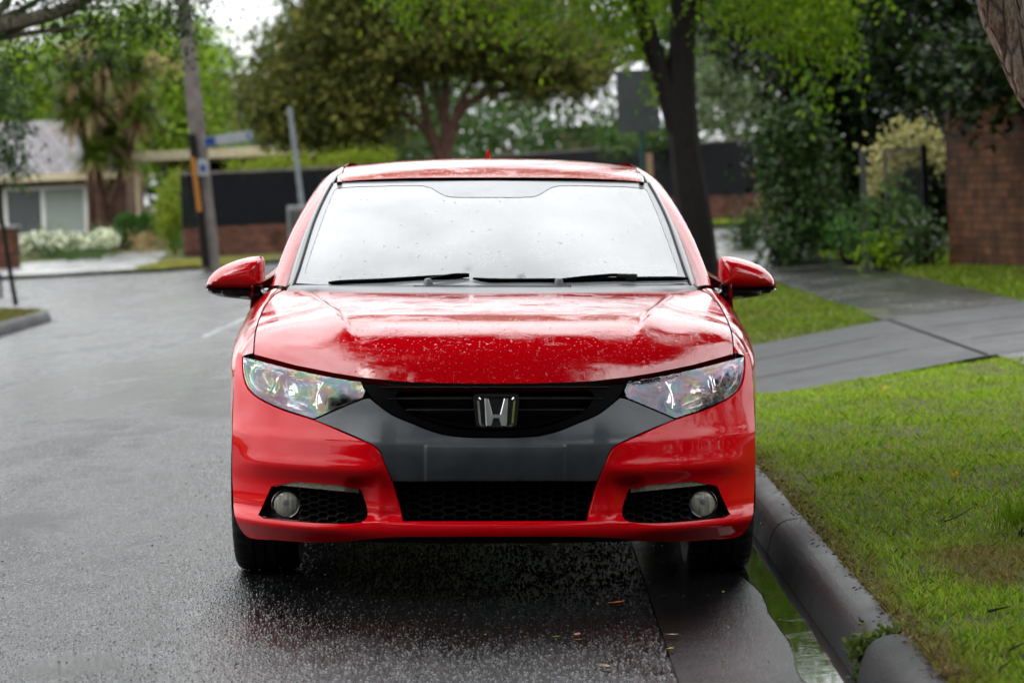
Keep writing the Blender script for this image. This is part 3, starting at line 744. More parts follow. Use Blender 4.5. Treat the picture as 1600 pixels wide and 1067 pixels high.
for s in (-1, 1):
    V = []; rows = 0; Ys = np.r_[np.linspace(gY[0], 0.66, 12, endpoint=False), np.linspace(0.66, gY[-1], 28)]; nc = 24
    for Y in Ys:
        xg = np.interp(Y, gY, gx); zg = np.interp(Y, gY, gz); xo = np.interp(Y, oY, ox); zo = np.interp(Y, oY, oz)
        x_side0 = -float(side_x(Y, zo - 0.06)); lowz = wheel_clip(Y, 0.22)
        # crown: from the shut line over the outer edge into the flank
        c0 = np.array([xg, zg]); c1_ = np.array([xo + 0.004, zo + 0.016]); c2_ = np.array([min(x_side0, xo - 0.001), zo - 0.075])
        pts = []
        for t in np.linspace(0, 1, 10): pts.append((1 - t) ** 2 * c0 + 2 * t * (1 - t) * c1_ + t * t * c2_)
        for t in np.linspace(0, 1, nc - 10 + 1)[1:]:
            z = c2_[1] + (lowz - c2_[1]) * t; xx = -float(side_x(Y, z)); w_ = ss(0, 0.25, t); pts.append(np.array([c2_[0] * (1 - w_) + xx * w_, z]))
        V += [(-s * p[0] if s > 0 else p[0], max(Y, float(F(p[0], p[1])) + 0.003 if p[1] < zg - 0.004 else Y), p[1]) for p in pts]
    k = len(V) // len(Ys)
    mbx = MB().add(V, [(i * k + j, (i + 1) * k + j, (i + 1) * k + j + 1, i * k + j + 1) for i in range(len(Ys) - 1) for j in range(k - 1)])
    fen = mbx.build('front_wing', M['red'], car, True)
    # wheel arch lip
    th = np.linspace(0.02, math.pi - 0.02, 30)
    # flank with doors, from the front wing to the tail
    def flank(name, Y0, Y1, parent, mat=M['red'], n=26, zt=0.955):
        V = []; Ys = np.linspace(Y0, Y1, n); k = 16
        for Y in Ys:
            lo = wheel_clip(Y, 0.22); zt_ = zt + 0.05 * ss(1.4, 3.9, Y)
            zs = np.linspace(lo, zt_, k)
            V += [(s * float(side_x(Y, z)), Y, z) for z in zs] + [(s * (float(side_x(Y, zt_)) - 0.03), Y, zt_ + 0.005)]
        k += 1
        return MB().add(V, [(i * k + j, (i + 1) * k + j, (i + 1) * k + j + 1, i * k + j + 1) for i in range(n - 1) for j in range(k - 1)]).build(name, mat, parent, True)
    flank('front_door', gY[-1] + 0.006, 2.50, car); d_ = flank('rear_door', 2.506, 3.25, car, n=14); flank('rear_quarter', 3.256, 4.22, car, n=24)
    MB().box(s * 0.868 - 0.014, s * 0.868 + 0.014, 2.25, 2.45, 0.83, 0.86, 0.01).build('door_handle', M['red'], car)
    MB().tube([(s * 0.80, 1.3, 0.2), (s * 0.82, 3.2, 0.2)], 0.035, 8).build('side_sill', M['black_matte'], car, True)

# windscreen, frit border and pillars
glass_out = [(-307, 443), (-299, 418), (-291, 393), (-276, 346), (-256, 303), (-247, 288), (-238, 286), (-150, 284), (0, 282.5)]
ws_full = sym([(0, 446), (-160, 446), (-270, 445)] + glass_out)
wsd = to_dom(resample(ws_full, 7), 'y', Wd)
ws = panel_dom('windscreen', wsd, 'y', Wd, M['windscreen'], car, 0.035, 0.0, 0)
# frit: border printed on the glass, its inner edge with rounded corners and a notch for the mirror mount
inner = chaikin([(0, 309), (-62, 309), (-76, 305), (-98, 291), (-130, 290.5), (-236, 293), (-247, 300), (-290, 417), (-291, 432), (-278, 438.5), (-150, 438), (0, 438)], 1, False)
inner = [(0, 309)] + inner[1:-1] + [(0, 438)]
fr_half = [(0, 283)] + glass_out[-2::-1] + [(-270, 445), (-160, 446), (0, 446)]
frit_poly = fr_half + inner[::-1]
fr = panel('frit_border', frit_poly, 'y', Wd, M['frit'], ws, sp=0.02, step=6, off=-0.0015, flange=0)
panel('frit_half', mir(frit_poly), 'y', Wd, M['frit'], ws, sp=0.02, step=6, off=-0.0015, flange=0)
def curve3(pts, n):
    """even samples along a 3-D polyline"""
    P = np.array(pts, float); L = np.r_[0, np.cumsum(np.linalg.norm(np.diff(P, axis=0), axis=1))]; t = np.linspace(0, L[-1], n)
    return np.stack([np.interp(t, L, P[:, k]) for k in range(3)], 1)
def smooth3(P, it=6):
    P = np.array(P, float)
    for _ in range(it): P[1:-1] = P[1:-1] * .5 + (P[:-2] + P[2:]) * .25
    return P
def ribbon(name, A, B, mat, parent, k=7, bulge=0.0, out=(0, -1, 0.4)):
    A, B = np.array(A), np.array(B); n = len(A); o = np.array(out, float); o /= np.linalg.norm(o); V = []
    for i in range(n):
        for j in range(k):
            t = j / (k - 1); V.append(A[i] * (1 - t) + B[i] * t + o * bulge * 4 * t * (1 - t))
    return MB().add(V, [(i * k + j, (i + 1) * k + j, (i + 1) * k + j + 1, i * k + j + 1) for i in range(n - 1) for j in range(k - 1)]).build(name, mat, parent, True)
def swap(p): return np.array([p[0], p[2], p[1]])       # (x, z, Y) -> (x, Y, z)

# roof
ftop = [swap(hit_y(Wd, dx, 281.5 + 5.5 * (abs(dx) / 240) ** 2)) for dx in np.linspace(-236, 236, 29)]
rpoly = [(p[0], p[1]) for p in ftop] + [(0.575, 2.2), (0.578, 2.5), (0.575, 3.0), (0.56, 3.6), (0.54, 4.0), (0.3, 4.06), (0, 4.08), (-0.3, 4.06), (-0.54, 4.0), (-0.56, 3.6), (-0.575, 3.0), (-0.578, 2.5), (-0.575, 2.2)]
roof = panel_dom('roof', rpoly, 'z', Rf, M['red'], car, 0.035, 0.0, 0.01)
trim_px = [(-321, 448), (-312, 416), (-293, 364), (-264, 308), (-248, 283), (-229, 264)]
outl_px = [(-344, 447, 1.43), (-334, 416, 1.60), (-312, 361, 1.84), (-286, 314, 2.06), (-263, 282, 2.26), (-246, 268, 2.42), (-224, 260.5, 2.62)]
for s in (-1, 1):
    Gc = curve3([swap(hit_y(Wd, -abs(dx), py)) for dx, py in [(-310, 447)] + glass_out[:6]], 24)
    Gc = smooth3(Gc)
    T0 = [swap((*cxz(dx, py, Y), Y)) for (dx, py), Y in zip(trim_px, (1.42, 1.56, 1.76, 1.98, 2.12, 2.34))]
    Tc = smooth3(curve3(T0, 24)); Oc = smooth3(curve3([swap((*cxz(dx, py, Y), Y)) for dx, py, Y in outl_px], 24))
    mirror = np.array([-s, 1, 1])
    sg = lambda Q: Q * mirror
    ribbon('pillar_trim', sg(Gc + [0, 0.004, 0.0]), sg(Tc + [0, -0.004, 0.003]), M['trim'], car, 7, 0.010, (s * -0.0, -1, 0.5))
    ribbon('a_pillar', sg(Tc), sg(Oc), M['red'], car, 9, 0.012, (s * 0.5, -1, 0.5))
    MB().tube([tuple(p) for p in sg(Gc + np.array([-0.001, -0.003, 0.002]))], 0.005, 8).build('glass_seal', M['black_matte'], ws, True)
    # cabin side behind the pillar outline
    rows = []
    for i in range(0, 24):
        p = Oc[i]; t = i / 23; Yend = 4.16 - 0.12 * t; r = []
        for q in np.linspace(0, 1, 22):
            Y = p[1] + (Yend - p[1]) * q; grow = 0.016 * math.sin(min(q * 1.6, 1) * math.pi / 2) * (1 - t); tap = 0.05 * max(q - 0.45, 0) ** 2 / 0.3
            zz = p[2] + 0.03 * (1 - t) * q + (0.018 * t * math.sin(min(q * 3, 1) * math.pi / 2) if t > .6 else 0)
            r.append((s * (abs(p[0]) + grow - tap) , Y, zz - (0.10 * max(q - 0.6, 0) ** 2 / 0.16 * t)))
        rows.append(r)
    V = [v for r in rows for v in r]; k = 22
    cs = MB().add(V, [(i * k + j, i * k + j + 1, (i + 1) * k + j + 1, (i + 1) * k + j) for i in range(23) for j in range(k - 1)]).build('cabin_side', M['red'], car, True)
    for (q0, q1, nm) in ((0.05, 0.47, 'front_side_window'), (0.50, 0.86, 'rear_side_window')):
        V = []; ia = range(2, 18); kk = 12
        for i in ia:
            for q in np.linspace(q0, q1 - (0.02 * (i - 2) / 15 if q1 > .8 else 0), kk):
                f = q * 21; j = min(int(f), 20); a = np.array(rows[i][j]); c = np.array(rows[i][j + 1]); p = a + (c - a) * (f - j); V.append(p + np.array([s * 0.004, 0, 0.002]))
        MB().add(V, [(i * kk + j, i * kk + j + 1, (i + 1) * kk + j + 1, (i + 1) * kk + j) for i in range(len(ia) - 1) for j in range(kk - 1)]).build(nm, M['side_glass'], car, True)
    # roof ditch strip between roof skin and side rail
    dt = [(s * x, Y, float(Rf(x, Y)) - 0.004) for x, Y in ((0.572, 2.06), (0.580, 2.2), (0.583, 2.5), (0.58, 3.0), (0.566, 3.6), (0.546, 4.0))]
    MB().tube([tuple(p) for p in smooth3(curve3(dt, 24), 2)], 0.010, 8).build('roof_strip', M['black_gloss'], roof, True)
    # tail lamp
    MB().box(s * 0.60 - 0.17, s * 0.60 + 0.17, 4.16, 4.27, 0.84, 0.98, 0.03).build('tail_light', M['tail_red'], car)
# inside of the cabin: dark dashboard and floor
V = []; 
for x in np.linspace(-0.68, 0.68, 15):
    V += [(x, 1.25 + 0.33 * x * x, 0.93), (x, 1.6 + 0.2 * x * x, 0.93), (x, 1.9, 0.86), (x, 1.95, 0.6), (x, 4.0, 0.5)]
MB().add(V, [(i * 5 + j, (i + 1) * 5 + j, (i + 1) * 5 + j + 1, i * 5 + j + 1) for i in range(14) for j in range(4)]).build('dashboard', M['black_matte'], car, True)
V = []
for Y in (2.2, 2.6, 3.0, 3.3):
    V += [(x, Y, z - 0.03 * max(Y - 2.6, 0)) for x, z in ((-0.74, 0.5), (-0.74, 0.95), (-0.66, 1.15), (-0.54, 1.29), (0, 1.33), (0.54, 1.29), (0.66, 1.15), (0.74, 0.95), (0.74, 0.5))]
MB().add(V, [(i * 9 + j, (i + 1) * 9 + j, (i + 1) * 9 + j + 1, i * 9 + j + 1) for i in range(3) for j in range(8)] + [tuple(range(27, 36))]).build('cabin_lining', M['void'], car)
# tail: hatch, rear glass and bumper close the body
V = []; xs = np.linspace(-1, 1, 21); prof = [(4.06, 1.36, .55), (4.16, 1.20, .66), (4.22, 1.0, .76), (4.30, 0.80, .80), (4.33, 0.55, .84), (4.30, 0.30, .82), (4.22, 0.22, .80)]
for u in xs:
    for Y, z, w_ in prof: V.append((u * w_, Y - 0.10 * abs(u) ** 3, z))
MB().add(V, [(i * 7 + j, (i + 1) * 7 + j, (i + 1) * 7 + j + 1, i * 7 + j + 1) for i in range(20) for j in range(6)]).build('tailgate', M['red'], car, True)
V = []
for u in xs:
    for Y, z, w_ in prof[:3]: V.append((u * w_ * .86, Y + 0.006 - 0.10 * abs(u * .86) ** 3, z - 0.02))
MB().add(V, [(i * 3 + j, (i + 1) * 3 + j, (i + 1) * 3 + j + 1, i * 3 + j + 1) for i in range(20) for j in range(2)]).build('rear_window', M['side_glass'], car, True)
# shark-fin aerial near the back of the roof
fz = float(Rf(0, 3.8))
MB().prism([(-0.010, 0), (0.010, 0), (0.006, 0.075), (0, 0.092), (-0.006, 0.075)], 0, 0.14, lambda x, y, z: (x, 3.72 + y + z * 0.5 * (1 - y / 0.14), fz + z - 0.004)).build('aerial_fin', M['red'], roof, True)
# cowl between bonnet and glass
top = [swap(hit_y(Wd, dx, 445.5)) + [0, -0.004, 0.001] for dx in np.linspace(-312, 312, 41)]
bot = []
for dx in np.linspace(-322, 322, 41):
    p = swap(hit_z(H, dx, 458 - 4 * (abs(dx) / 322) ** 2)); bot.append(p + [0, 0.004, -0.004])
cowl = ribbon('cowl', top, bot, M['cowl'], car, 6, 0.006, (0, -0.3, 1))
mb = MB()
for dx in np.linspace(-122, 122, 84):
    i = (dx + 312) / 624 * 40; a = np.array(top[int(i)]); c = np.array(bot[int(i)]); x, z, Y = hit_y(Wd, dx, 447.5)
    t = 0.35; p = a * (1 - t) + c * t; p[0] = cxz(dx, 447, p[1])[0]
    mb.box(p[0] - .0018, p[0] + .0018, p[1] - 0.006, p[1] + 0.006, p[2] + 0.002, p[2] + 0.0085)
mb.build('cowl_vent', M['void'], cowl)
# wipers
def on_glass(dx, py, o): 
    x, z, Y = hit_y(Wd, dx, py); return (x, Y - o * 0.9, z + o * 0.42)
def wiper(blade_px, arm_px, hub, name='wiper'):
    pts = curve3([on_glass(dx, py, 0.010) for dx, py in blade_px], 14)
    w = MB(); w.tube([tuple(p) for p in pts], [0.0045] + [0.0085] * 12 + [0.004], 8)
    o = w.build(name, M['black_satin'], car, True)
    pts = [on_glass(dx, py, ofs) for dx, py, ofs in arm_px]
    MB().tube([tuple(p) for p in curve3(pts, 10)], 0.0055, 8).build('wiper_arm', M['black_satin'], o, True)
    x, Y, z = on_glass(*hub)
    MB().lathe([(0.001, 0.014), (0.012, 0.012), (0.016, 0.0), (0.016, -0.02)], 16, 'z', (x, Y, z)).build('wiper_hub', M['cowl'], o, True)
wiper([(-255, 443.5), (-170, 440), (-90, 435), (-36, 433)], [(-36, 432, .016), (-60, 433, .022), (-100, 440, .02)], (-100, 443, 0.012))
wiper([(306, 437), (250, 437.5), (190, 438), (120, 440), (0, 440.5), (-30, 437)], [(226, 434, .02), (190, 433, .02), (140, 437, .02), (104, 441, .018)], (104, 443, 0.012))
p = on_glass(210, 436, 0.014); MB().box(p[0] - .036, p[0] + .034, p[1] - .012, p[1] + .012, p[2] - .014, p[2] + .013, 0.008).build('wiper_motor_cover', M['black_matte'], car)
# door mirrors
def pillow(name, px_poly, Y0, depth, w, mat, parent, back=0.02, sp=0.012, step=4, smoothit=1):
    poly = [cxz(dx, py, Y0) for dx, py in resample(chaikin(px_poly, smoothit), step)]
    V2, T, bnd = fill(poly, sp); d = np.clip(bdist(V2, poly) / w, 0, 1); h = depth * np.sqrt(np.maximum(1 - (1 - d) ** 2, 0))
    V = [(p[0], Y0 - hh, p[1]) for p, hh in zip(V2, h)]; m0 = len(V); n = len(bnd)
    V += [(V[i][0], Y0 + back, V[i][2]) for i in bnd]
    fs = [t for t in T] + [(bnd[i], bnd[(i + 1) % n], m0 + (i + 1) % n, m0 + i) for i in range(n)] + [tuple(range(m0, m0 + n))]
    return MB().add(V, fs).build(name, mat, parent, True)
cap_px = [(-356, 401), (-369, 401), (-385, 403), (-405, 409), (-424, 417), (-437, 428), (-444, 440), (-446, 448), (-430, 451), (-400, 452), (-358, 452), (-355, 430)]
low_px = [(-445, 446), (-446, 453), (-434, 461), (-412, 465), (-390, 467), (-362, 471), (-350, 470), (-346, 458), (-350, 449), (-400, 448)]
for s in (-1, 1):
    S = (lambda p: p) if s < 0 else mir
    mr = pillow('door_mirror', S(cap_px), 1.56, 0.085, 0.05, M['red'], car, 0.06)
    pillow('mirror_base', S(low_px), 1.565, 0.070, 0.022, M['black_gloss'], mr, 0.05)
    g = [cxz((dx + s * -400) * .9 - s * -400, (py - 428) * .88 + 428, 1.62) for dx, py in S(cap_px)]
    MB().prism(g, 1.615, 1.625).build('mirror_glass', M['chrome'], mr)
# wheels
def wheel(x, Y, s):
    n = 160; prof = [(0.235, -0.085), (0.262, -0.104), (0.290, -0.108), (0.306, -0.100), (0.313, -0.086), (0.316, -0.070)]
    full = prof + [(0.316, -0.042), (0.309, -0.040), (0.309, -0.034), (0.317, -0.032), (0.317, -0.004), (0.309, -0.002), (0.309, 0.002), (0.317, 0.004)]
    full = full + [(r, -o) for r, o in reversed(full[:-4])]
    V = []
    for i, (r, o) in enumerate(full):
        for j in range(n):
            th = 2 * math.pi * j / n; sh = 0.006 if (abs(o) > 0.045 and r > 0.295 and j % 4 == 0) else 0
            V.append((x + o, Y + (r - sh) * math.cos(th), 0.316 + (r - sh) * math.sin(th)))
    k = len(full); t = MB().add(V, [(i * n + j, i * n + (j + 1) % n, (i + 1) * n + (j + 1) % n, (i + 1) * n + j) for i in range(k - 1) for j in range(n)])
    w = empty('wheel', (0, 0, 0)); w.parent = car
    t.build('tyre', M['rubber'], w, True)
    rim = MB().lathe([(0.238, -0.085), (0.225, -0.08), (0.215, 0.0), (0.215, 0.06), (0.238, 0.085)], 48, 'x', (x, Y, 0.316))
    for a in range(5):
        th = a * 2 * math.pi / 5; c_, s_ = math.cos(th), math.sin(th)
        pts = [(x + s * 0.06, Y + c_ * r, 0.316 + s_ * r) for r in (0.03, 0.12, 0.225)]; rim.tube(pts, [0.035, 0.022, 0.026], 8)
    rim.lathe([(0.001, s * 0.085), (0.05, s * 0.08), (0.06, s * 0.05), (0.06, 0.0)], 24, 'x', (x, Y, 0.316))
    rim.build('rim', M['silver'], w, True)
    MB().lathe([(0.14, -0.012), (0.14, 0.012), (0.05, 0.014)], 32, 'x', (x, Y, 0.316)).build('brake_disc', M['silver'], w, True)
for s in (-1, 1):
    wheel(s * 0.760, 0.93, s); wheel(s * 0.775, 3.53, s)
    # dark liner inside the front arches
    V = []; n = 20
    for th in np.linspace(-0.2, math.pi + 0.2, n):
        for xx in (0.50, 0.86): V.append((s * xx, 0.93 + 0.372 * math.cos(th), 0.316 + 0.372 * math.sin(th)))
    MB().add(V, [(i * 2, i * 2 + 1, i * 2 + 3, i * 2 + 2) for i in range(n - 1)]).build('arch_liner', M['void'], car, True)
#@@END_CAR
# ------------------------------------------------------------------ materials of the street
tanr = math.tan(ROLL)
m, nt, b = new_mat('wet_asphalt'); M['asphalt'] = m
big = tex(nt, 'Noise', 0.55, 5, stretch=(1.3, 0.45, 1)).outputs[0]; mid = tex(nt, 'Noise', 3.5, 6, stretch=(1.2, 0.6, 1), rough=0.65).outputs[0]
fine = tex(nt, 'Voronoi', 75, feature='F1').outputs['Distance']; fine2 = tex(nt, 'Noise', 260, 3).outputs[0]
patch = math_(nt, 'ADD', math_(nt, 'MULTIPLY', big, 0.6), math_(nt, 'MULTIPLY', mid, 0.4))
setp(nt, b, color=mixc(nt, ramp(nt, fine2, [(0.35, 0.0), (0.65, 1.0)]), (0.0008, 0.0009, 0.0010), (0.0065, 0.0067, 0.0072)), spec=0.26,
     rough=math_(nt, 'ADD', ramp(nt, patch, [(0.42, 0.0), (0.50, 0.07), (0.58, 0.26)]), ramp(nt, math_(nt, 'MULTIPLY', math_(nt, 'ADD', nd(nt, 'ShaderNodeSeparateXYZ', {0: nd(nt, 'ShaderNodeTexCoord').outputs['Object']}).outputs[0], 2.4), 0.5), [(0.15, 0.14), (0.75, 0.07)])),
     normal=bump(nt, math_(nt, 'ADD', fine, math_(nt, 'MULTIPLY', fine2, 0.8)), math_(nt, 'MULTIPLY', ramp(nt, patch, [(0.40, 0.40), (0.60, 1.0)]), ramp(nt, math_(nt, 'MULTIPLY', math_(nt, 'ADD', nd(nt, 'ShaderNodeSeparateXYZ', {0: nd(nt, 'ShaderNodeTexCoord').outputs['Object']}).outputs[0], 2.4), 0.5), [(0.25, 0.85), (0.85, 0.42)])), 0.011))
def concrete(name, c0, c1, rough=(0.25, 0.6), stain=0.6, spec=0.4):
    m, nt, b = new_mat(name)
    n = tex(nt, 'Noise', 1.8, 6, stretch=(1, 0.5, 1), rough=0.65).outputs[0]; n2 = tex(nt, 'Noise', 130, 4).outputs[0]; n3 = tex(nt, 'Noise', 9, 5).outputs[0]
    c = ramp(nt, n, [(0.32, c0), (0.68, c1)]); c = mixc(nt, ramp(nt, n3, [(0.55, 0.0), (0.75, stain)]), c, tuple(k * 0.45 for k in c0))
    c = mixc(nt, ramp(nt, n2, [(0.3, 0.7), (0.55, 0.0)]), c, tuple(k * 0.3 for k in c0))
    setp(nt, b, color=c, rough=ramp(nt, n, [(0.35, rough[0]), (0.65, rough[1])]), spec=spec, normal=bump(nt, math_(nt, 'ADD', n2, math_(nt, 'MULTIPLY', n3, 0.8)), 0.6, 0.006)); return m
M['kerb'] = concrete('wet_kerb_concrete', (0.010, 0.010, 0.0105), (0.034, 0.034, 0.034), (0.45, 0.75), spec=0.2)
M['gutter'] = concrete('wet_gutter_concrete', (0.0025, 0.0025, 0.0028), (0.010, 0.010, 0.010), (0.10, 0.30), spec=0.2)
M['path'] = concrete('wet_path_concrete', (0.007, 0.0075, 0.006), (0.020, 0.020, 0.017), (0.10, 0.30), spec=0.3)
M['drive'] = concrete('driveway_concrete', (0.008, 0.0083, 0.009), (0.018, 0.0187, 0.020), (0.35, 0.55), spec=0.15)
M['apron'] = concrete('pale_wet_concrete', (0.10, 0.10, 0.10), (0.17, 0.17, 0.165), (0.15, 0.4))
m, nt, b = new_mat('gutter_water'); M['water'] = m
rp = tex(nt, 'Noise', 26, 4, stretch=(0.7, 1.2, 1)).outputs[0]; rp2 = tex(nt, 'Voronoi', 42, feature='SMOOTH_F1').outputs['Distance']
setp(nt, b, color=(0.006, 0.0065, 0.004), rough=0.02, spec=0.5, normal=bump(nt, math_(nt, 'ADD', rp, math_(nt, 'MULTIPLY', rp2, 0.5)), ramp(nt, tex(nt, 'Noise', 5, 3).outputs[0], [(0.5, 0.006), (0.66, 0.05)]), 0.010))
M['soil'] = simple('turf_soil', (0.040, 0.044, 0.010), 0.9, var=0.5, scale=9, bmp=0.5, bscale=60)
M['garden'] = simple('garden_bed_soil', (0.030, 0.024, 0.016), 0.9, var=0.5, scale=5, bmp=0.5, bscale=40)
M['bark_dark'] = simple('dark_wet_bark', (0.0042, 0.0033, 0.0027), 0.8, var=0.6, scale=14, bmp=0.9, bscale=38)
M['bark_red'] = simple('reddish_bark', (0.055, 0.028, 0.020), 0.7, var=0.4, scale=8, bmp=0.7, bscale=30)
M['bark_grey'] = simple('grey_bark', (0.12, 0.10, 0.08), 0.8, var=0.5, scale=7, bmp=0.8, bscale=30)
M['fence'] = simple('black_fence_paint', (0.0020, 0.0026, 0.0040), 0.5, var=0.25, scale=3, spec=0.1)
M['cream'] = simple('cream_paint', (0.36, 0.31, 0.21), 0.5, bmp=0.05)
M['white'] = simple('white_paint', (0.50, 0.50, 0.49), 0.4, var=0.05)
M['galv'] = simple('galvanised_steel', (0.12, 0.135, 0.145), 0.5, 0.3, var=0.2)
M['plate'] = simple('sign_white', (0.15, 0.16, 0.17), 0.5)
M['green_paint'] = simple('dark_green_paint', (0.008, 0.035, 0.028), 0.35)
M['grey_sign'] = simple('grey_sign_back', (0.035, 0.04, 0.038), 0.45, var=0.15)
M['timber'] = simple('weathered_timber', (0.085, 0.074, 0.066), 0.8, var=0.35, scale=5, bmp=0.5, bscale=50)
M['tan_timber'] = simple('tan_timber', (0.13, 0.085, 0.05), 0.7)
M['orange'] = simple('orange_plastic', (0.20, 0.075, 0.006), 0.5)
M['blue'] = simple('blue_paint', (0.010, 0.025, 0.10), 0.4)
M['cap_blue'] = simple('blue_wrap', (0.012, 0.02, 0.045), 0.4)
M['brick'] = brickmat('garden_wall_brick', (0.024, 0.010, 0.0045), (0.088, 0.036, 0.015), (0.006, 0.005, 0.004), axes='yz')
M['brick_x'] = brickmat('boundary_brick', (0.035, 0.013, 0.008), (0.10, 0.040, 0.025), (0.06, 0.05, 0.04), axes='xz')
M['house_brick'] = brickmat('house_brick', (0.07, 0.043, 0.03), (0.14, 0.085, 0.06), (0.13, 0.11, 0.09), axes='xz')
def tilemat(name, c0, c1):
    m, nt, b = new_mat(name)
    tc = nd(nt, 'ShaderNodeTexCoord').outputs['Object']
    br = nd(nt, 'ShaderNodeTexBrick', {'Vector': tc, 'Color1': (0, 0, 0, 1), 'Color2': (1, 1, 1, 1), 'Mortar': (0, 0, 0, 1), 'Scale': 1.0, 'Mortar Size': 0.03, 'Mortar Smooth': 0.6, 'Brick Width': 0.30, 'Row Height': 0.34})
    n = tex(nt, 'Noise', 3, 4).outputs[0]
    c = ramp(nt, math_(nt, 'ADD', math_(nt, 'MULTIPLY', br.outputs['Color'], 0.5), math_(nt, 'MULTIPLY', n, 0.5)), [(0.2, c0), (0.7, c1)])
    c = mixc(nt, br.outputs['Fac'], c, tuple(k * 0.4 for k in c0))
    setp(nt, b, color=c, rough=0.5, spec=0.2, normal=bump(nt, br.outputs['Fac'], -0.6, 0.03)); return m
M['roof_tile'] = tilemat('grey_roof_tile', (0.055, 0.05, 0.054), (0.125, 0.115, 0.118))
M['roof_pale'] = tilemat('pale_roof_tile', (0.35, 0.34, 0.37), (0.55, 0.54, 0.57))
M['sage'] = simple('sage_roof_sheet', (0.10, 0.15, 0.11), 0.5, var=0.1, scale=1)
m, nt, b = new_mat('window_glass_dark'); M['pane'] = m
setp(nt, b, color=(0.05, 0.055, 0.06), rough=0.08, spec=0.6)
M['pane_pale'] = simple('curtained_pane', (0.20, 0.23, 0.21), 0.25, var=0.06, scale=2)

# ------------------------------------------------------------------ ground
def zroad(x, y):
    x = np.asarray(x, float); y = np.asarray(y, float); w = 1 - ss(34, 50, y); xc = np.clip(x, -5.6, 1.3)
    return w * np.where(xc > -2.1, -tanr * xc, tanr * (xc + 4.2)) - (1 - w) * 0.01
def grid(name, xs, ys, zf, mat, keep=None, **k):
    X, Y = np.meshgrid(xs, ys); Z = zf(X, Y); V = np.stack([X.ravel(), Y.ravel(), Z.ravel()], 1); nx = len(xs)
    i, j = np.meshgrid(np.arange(nx - 1), np.arange(len(ys) - 1)); a = (j * nx + i).ravel()
    Fq = np.stack([a, a + 1, a + nx + 1, a + nx], 1)
    if keep is not None:
        c = V[Fq].mean(1); Fq = Fq[keep(c[:, 0], c[:, 1])]
    return tag(mk_np(name, V, Fq, mat, None, True), kind=k.get('kind', 'structure'))
grid('ground', np.linspace(-900, 900, 19), np.linspace(-600, 1800, 25), lambda x, y: 0 * x - 0.45, M['garden'])
grid('road', np.r_[np.linspace(-70, -6, 20), np.linspace(-5.6, 1.3, 40), np.linspace(3, 70, 20)], np.linspace(-30, 120, 151), zroad, M['asphalt'])
def yn(x): return 16.4 + 0.72 * (np.asarray(x, float) - 1.44)
def yf(x): return 21.2 + 0.85 * (np.asarray(x, float) - 1.79)
def hump(x, y):
    return 0.014 * np.sin(x * 2.3 + 0.7 * y) * np.sin(y * 1.1 - x) + 0.008 * np.sin(5.1 * x + 3.7 * y)
def zbase(x): return 0.083 + 0.028 * (np.asarray(x, float) - 0.98)
def zramp(x):
    x = np.asarray(x, float); t = np.clip((x - 0.90) / 2.0, 0, 1); return (-0.028) * (1 - t) + (zbase(2.9) + 0.006) * t + np.maximum(x - 2.9, 0) * 0.028
def zverge(x, y):
    d = np.minimum(y - yn(x), yf(x) - y)
    w = ss(-0.55, 0.05, d) ; edge = ss(0.98, 1.35, x)
    return (zbase(x) + hump(x, y) * edge) * (1 - w) + (zramp(x) - 0.02) * w
def right_corner(x, y):             # inside the rounded street corner
    r = 5.0; cx_, cy_ = 1.03 + r, 47.0 - r
    return ~((y > 47.0) | ((x < cx_) & (y > cy_) & ((x - cx_) ** 2 + (y - cy_) ** 2 > r * r)))
grid('nature_strip', np.r_[np.linspace(1.03, 3.2, 36), np.linspace(3.4, 6, 14), np.linspace(7, 60, 20)], np.r_[np.linspace(-30, 6, 20), np.linspace(6.3, 24, 120), np.linspace(24.5, 47, 60)], zverge, M['soil'], right_corner)
def strip(name, x0, x1, y0f, y1f, zf, mat, n=60, m_=8, off=0.004):
    V = []; 
    for t in np.linspace(0, 1, n):
        for x in np.linspace(x0, x1, m_):
            y = y0f(x) * (1 - t) + y1f(x) * t; V.append((x, y, float(zf(x, y)) + off))
    Fq = np.array([(i * m_ + j, i * m_ + j + 1, (i + 1) * m_ + j + 1, (i + 1) * m_ + j) for i in range(n - 1) for j in range(m_ - 1)])
    return tag(mk_np(name, np.array(V), Fq, mat, None, True), kind='structure')
zpath = lambda x, y: zbase(x) + 0.012
fpf = 0.0
strip('footpath', 2.86, 4.2, lambda x: float(yf(x)) + 0.02, lambda x: 46.6, zpath, M['path'])
strip('footpath_near', 2.95, 4.2, lambda x: -20.0, lambda x: float(yn(x)) - 0.02, zpath, M['path'])
strip('driveway', 0.98, 9.0, lambda x: float(yn(x)), lambda x: float(yf(x)), lambda x, y: zramp(x) + 0.008, M['drive'], 24, 40)
# joints in footpath and driveway: thin dark grooves
V = []; Fq = []
def groove(p, q, zf, w=0.012):
    p = np.array(p, float); q = np.array(q, float); d = q - p; n_ = np.array([-d[1], d[0]]); n_ /= np.linalg.norm(n_); k = 8; b0 = len(V)
    for t in np.linspace(0, 1, k):
        for s in (-1, 1):
            c = p + d * t + n_ * w * s; V.append((c[0], c[1], float(zf(c[0], c[1]))))
    Fq.extend([(b0 + 2 * i, b0 + 2 * i + 1, b0 + 2 * i + 3, b0 + 2 * i + 2) for i in range(k - 1)])
for y in np.arange(24.5, 46, 1.5): groove((2.87, y), (4.19, y), lambda x, yy: zpath(x, yy) + 0.0075)
for t in (0.33, 0.67):
    groove((0.99, float(yn(0.99) * (1 - t) + yf(0.99) * t)), (6.0, float(yn(6.0) * (1 - t) + yf(6.0) * t)), lambda x, y: zramp(x) + 0.0155)
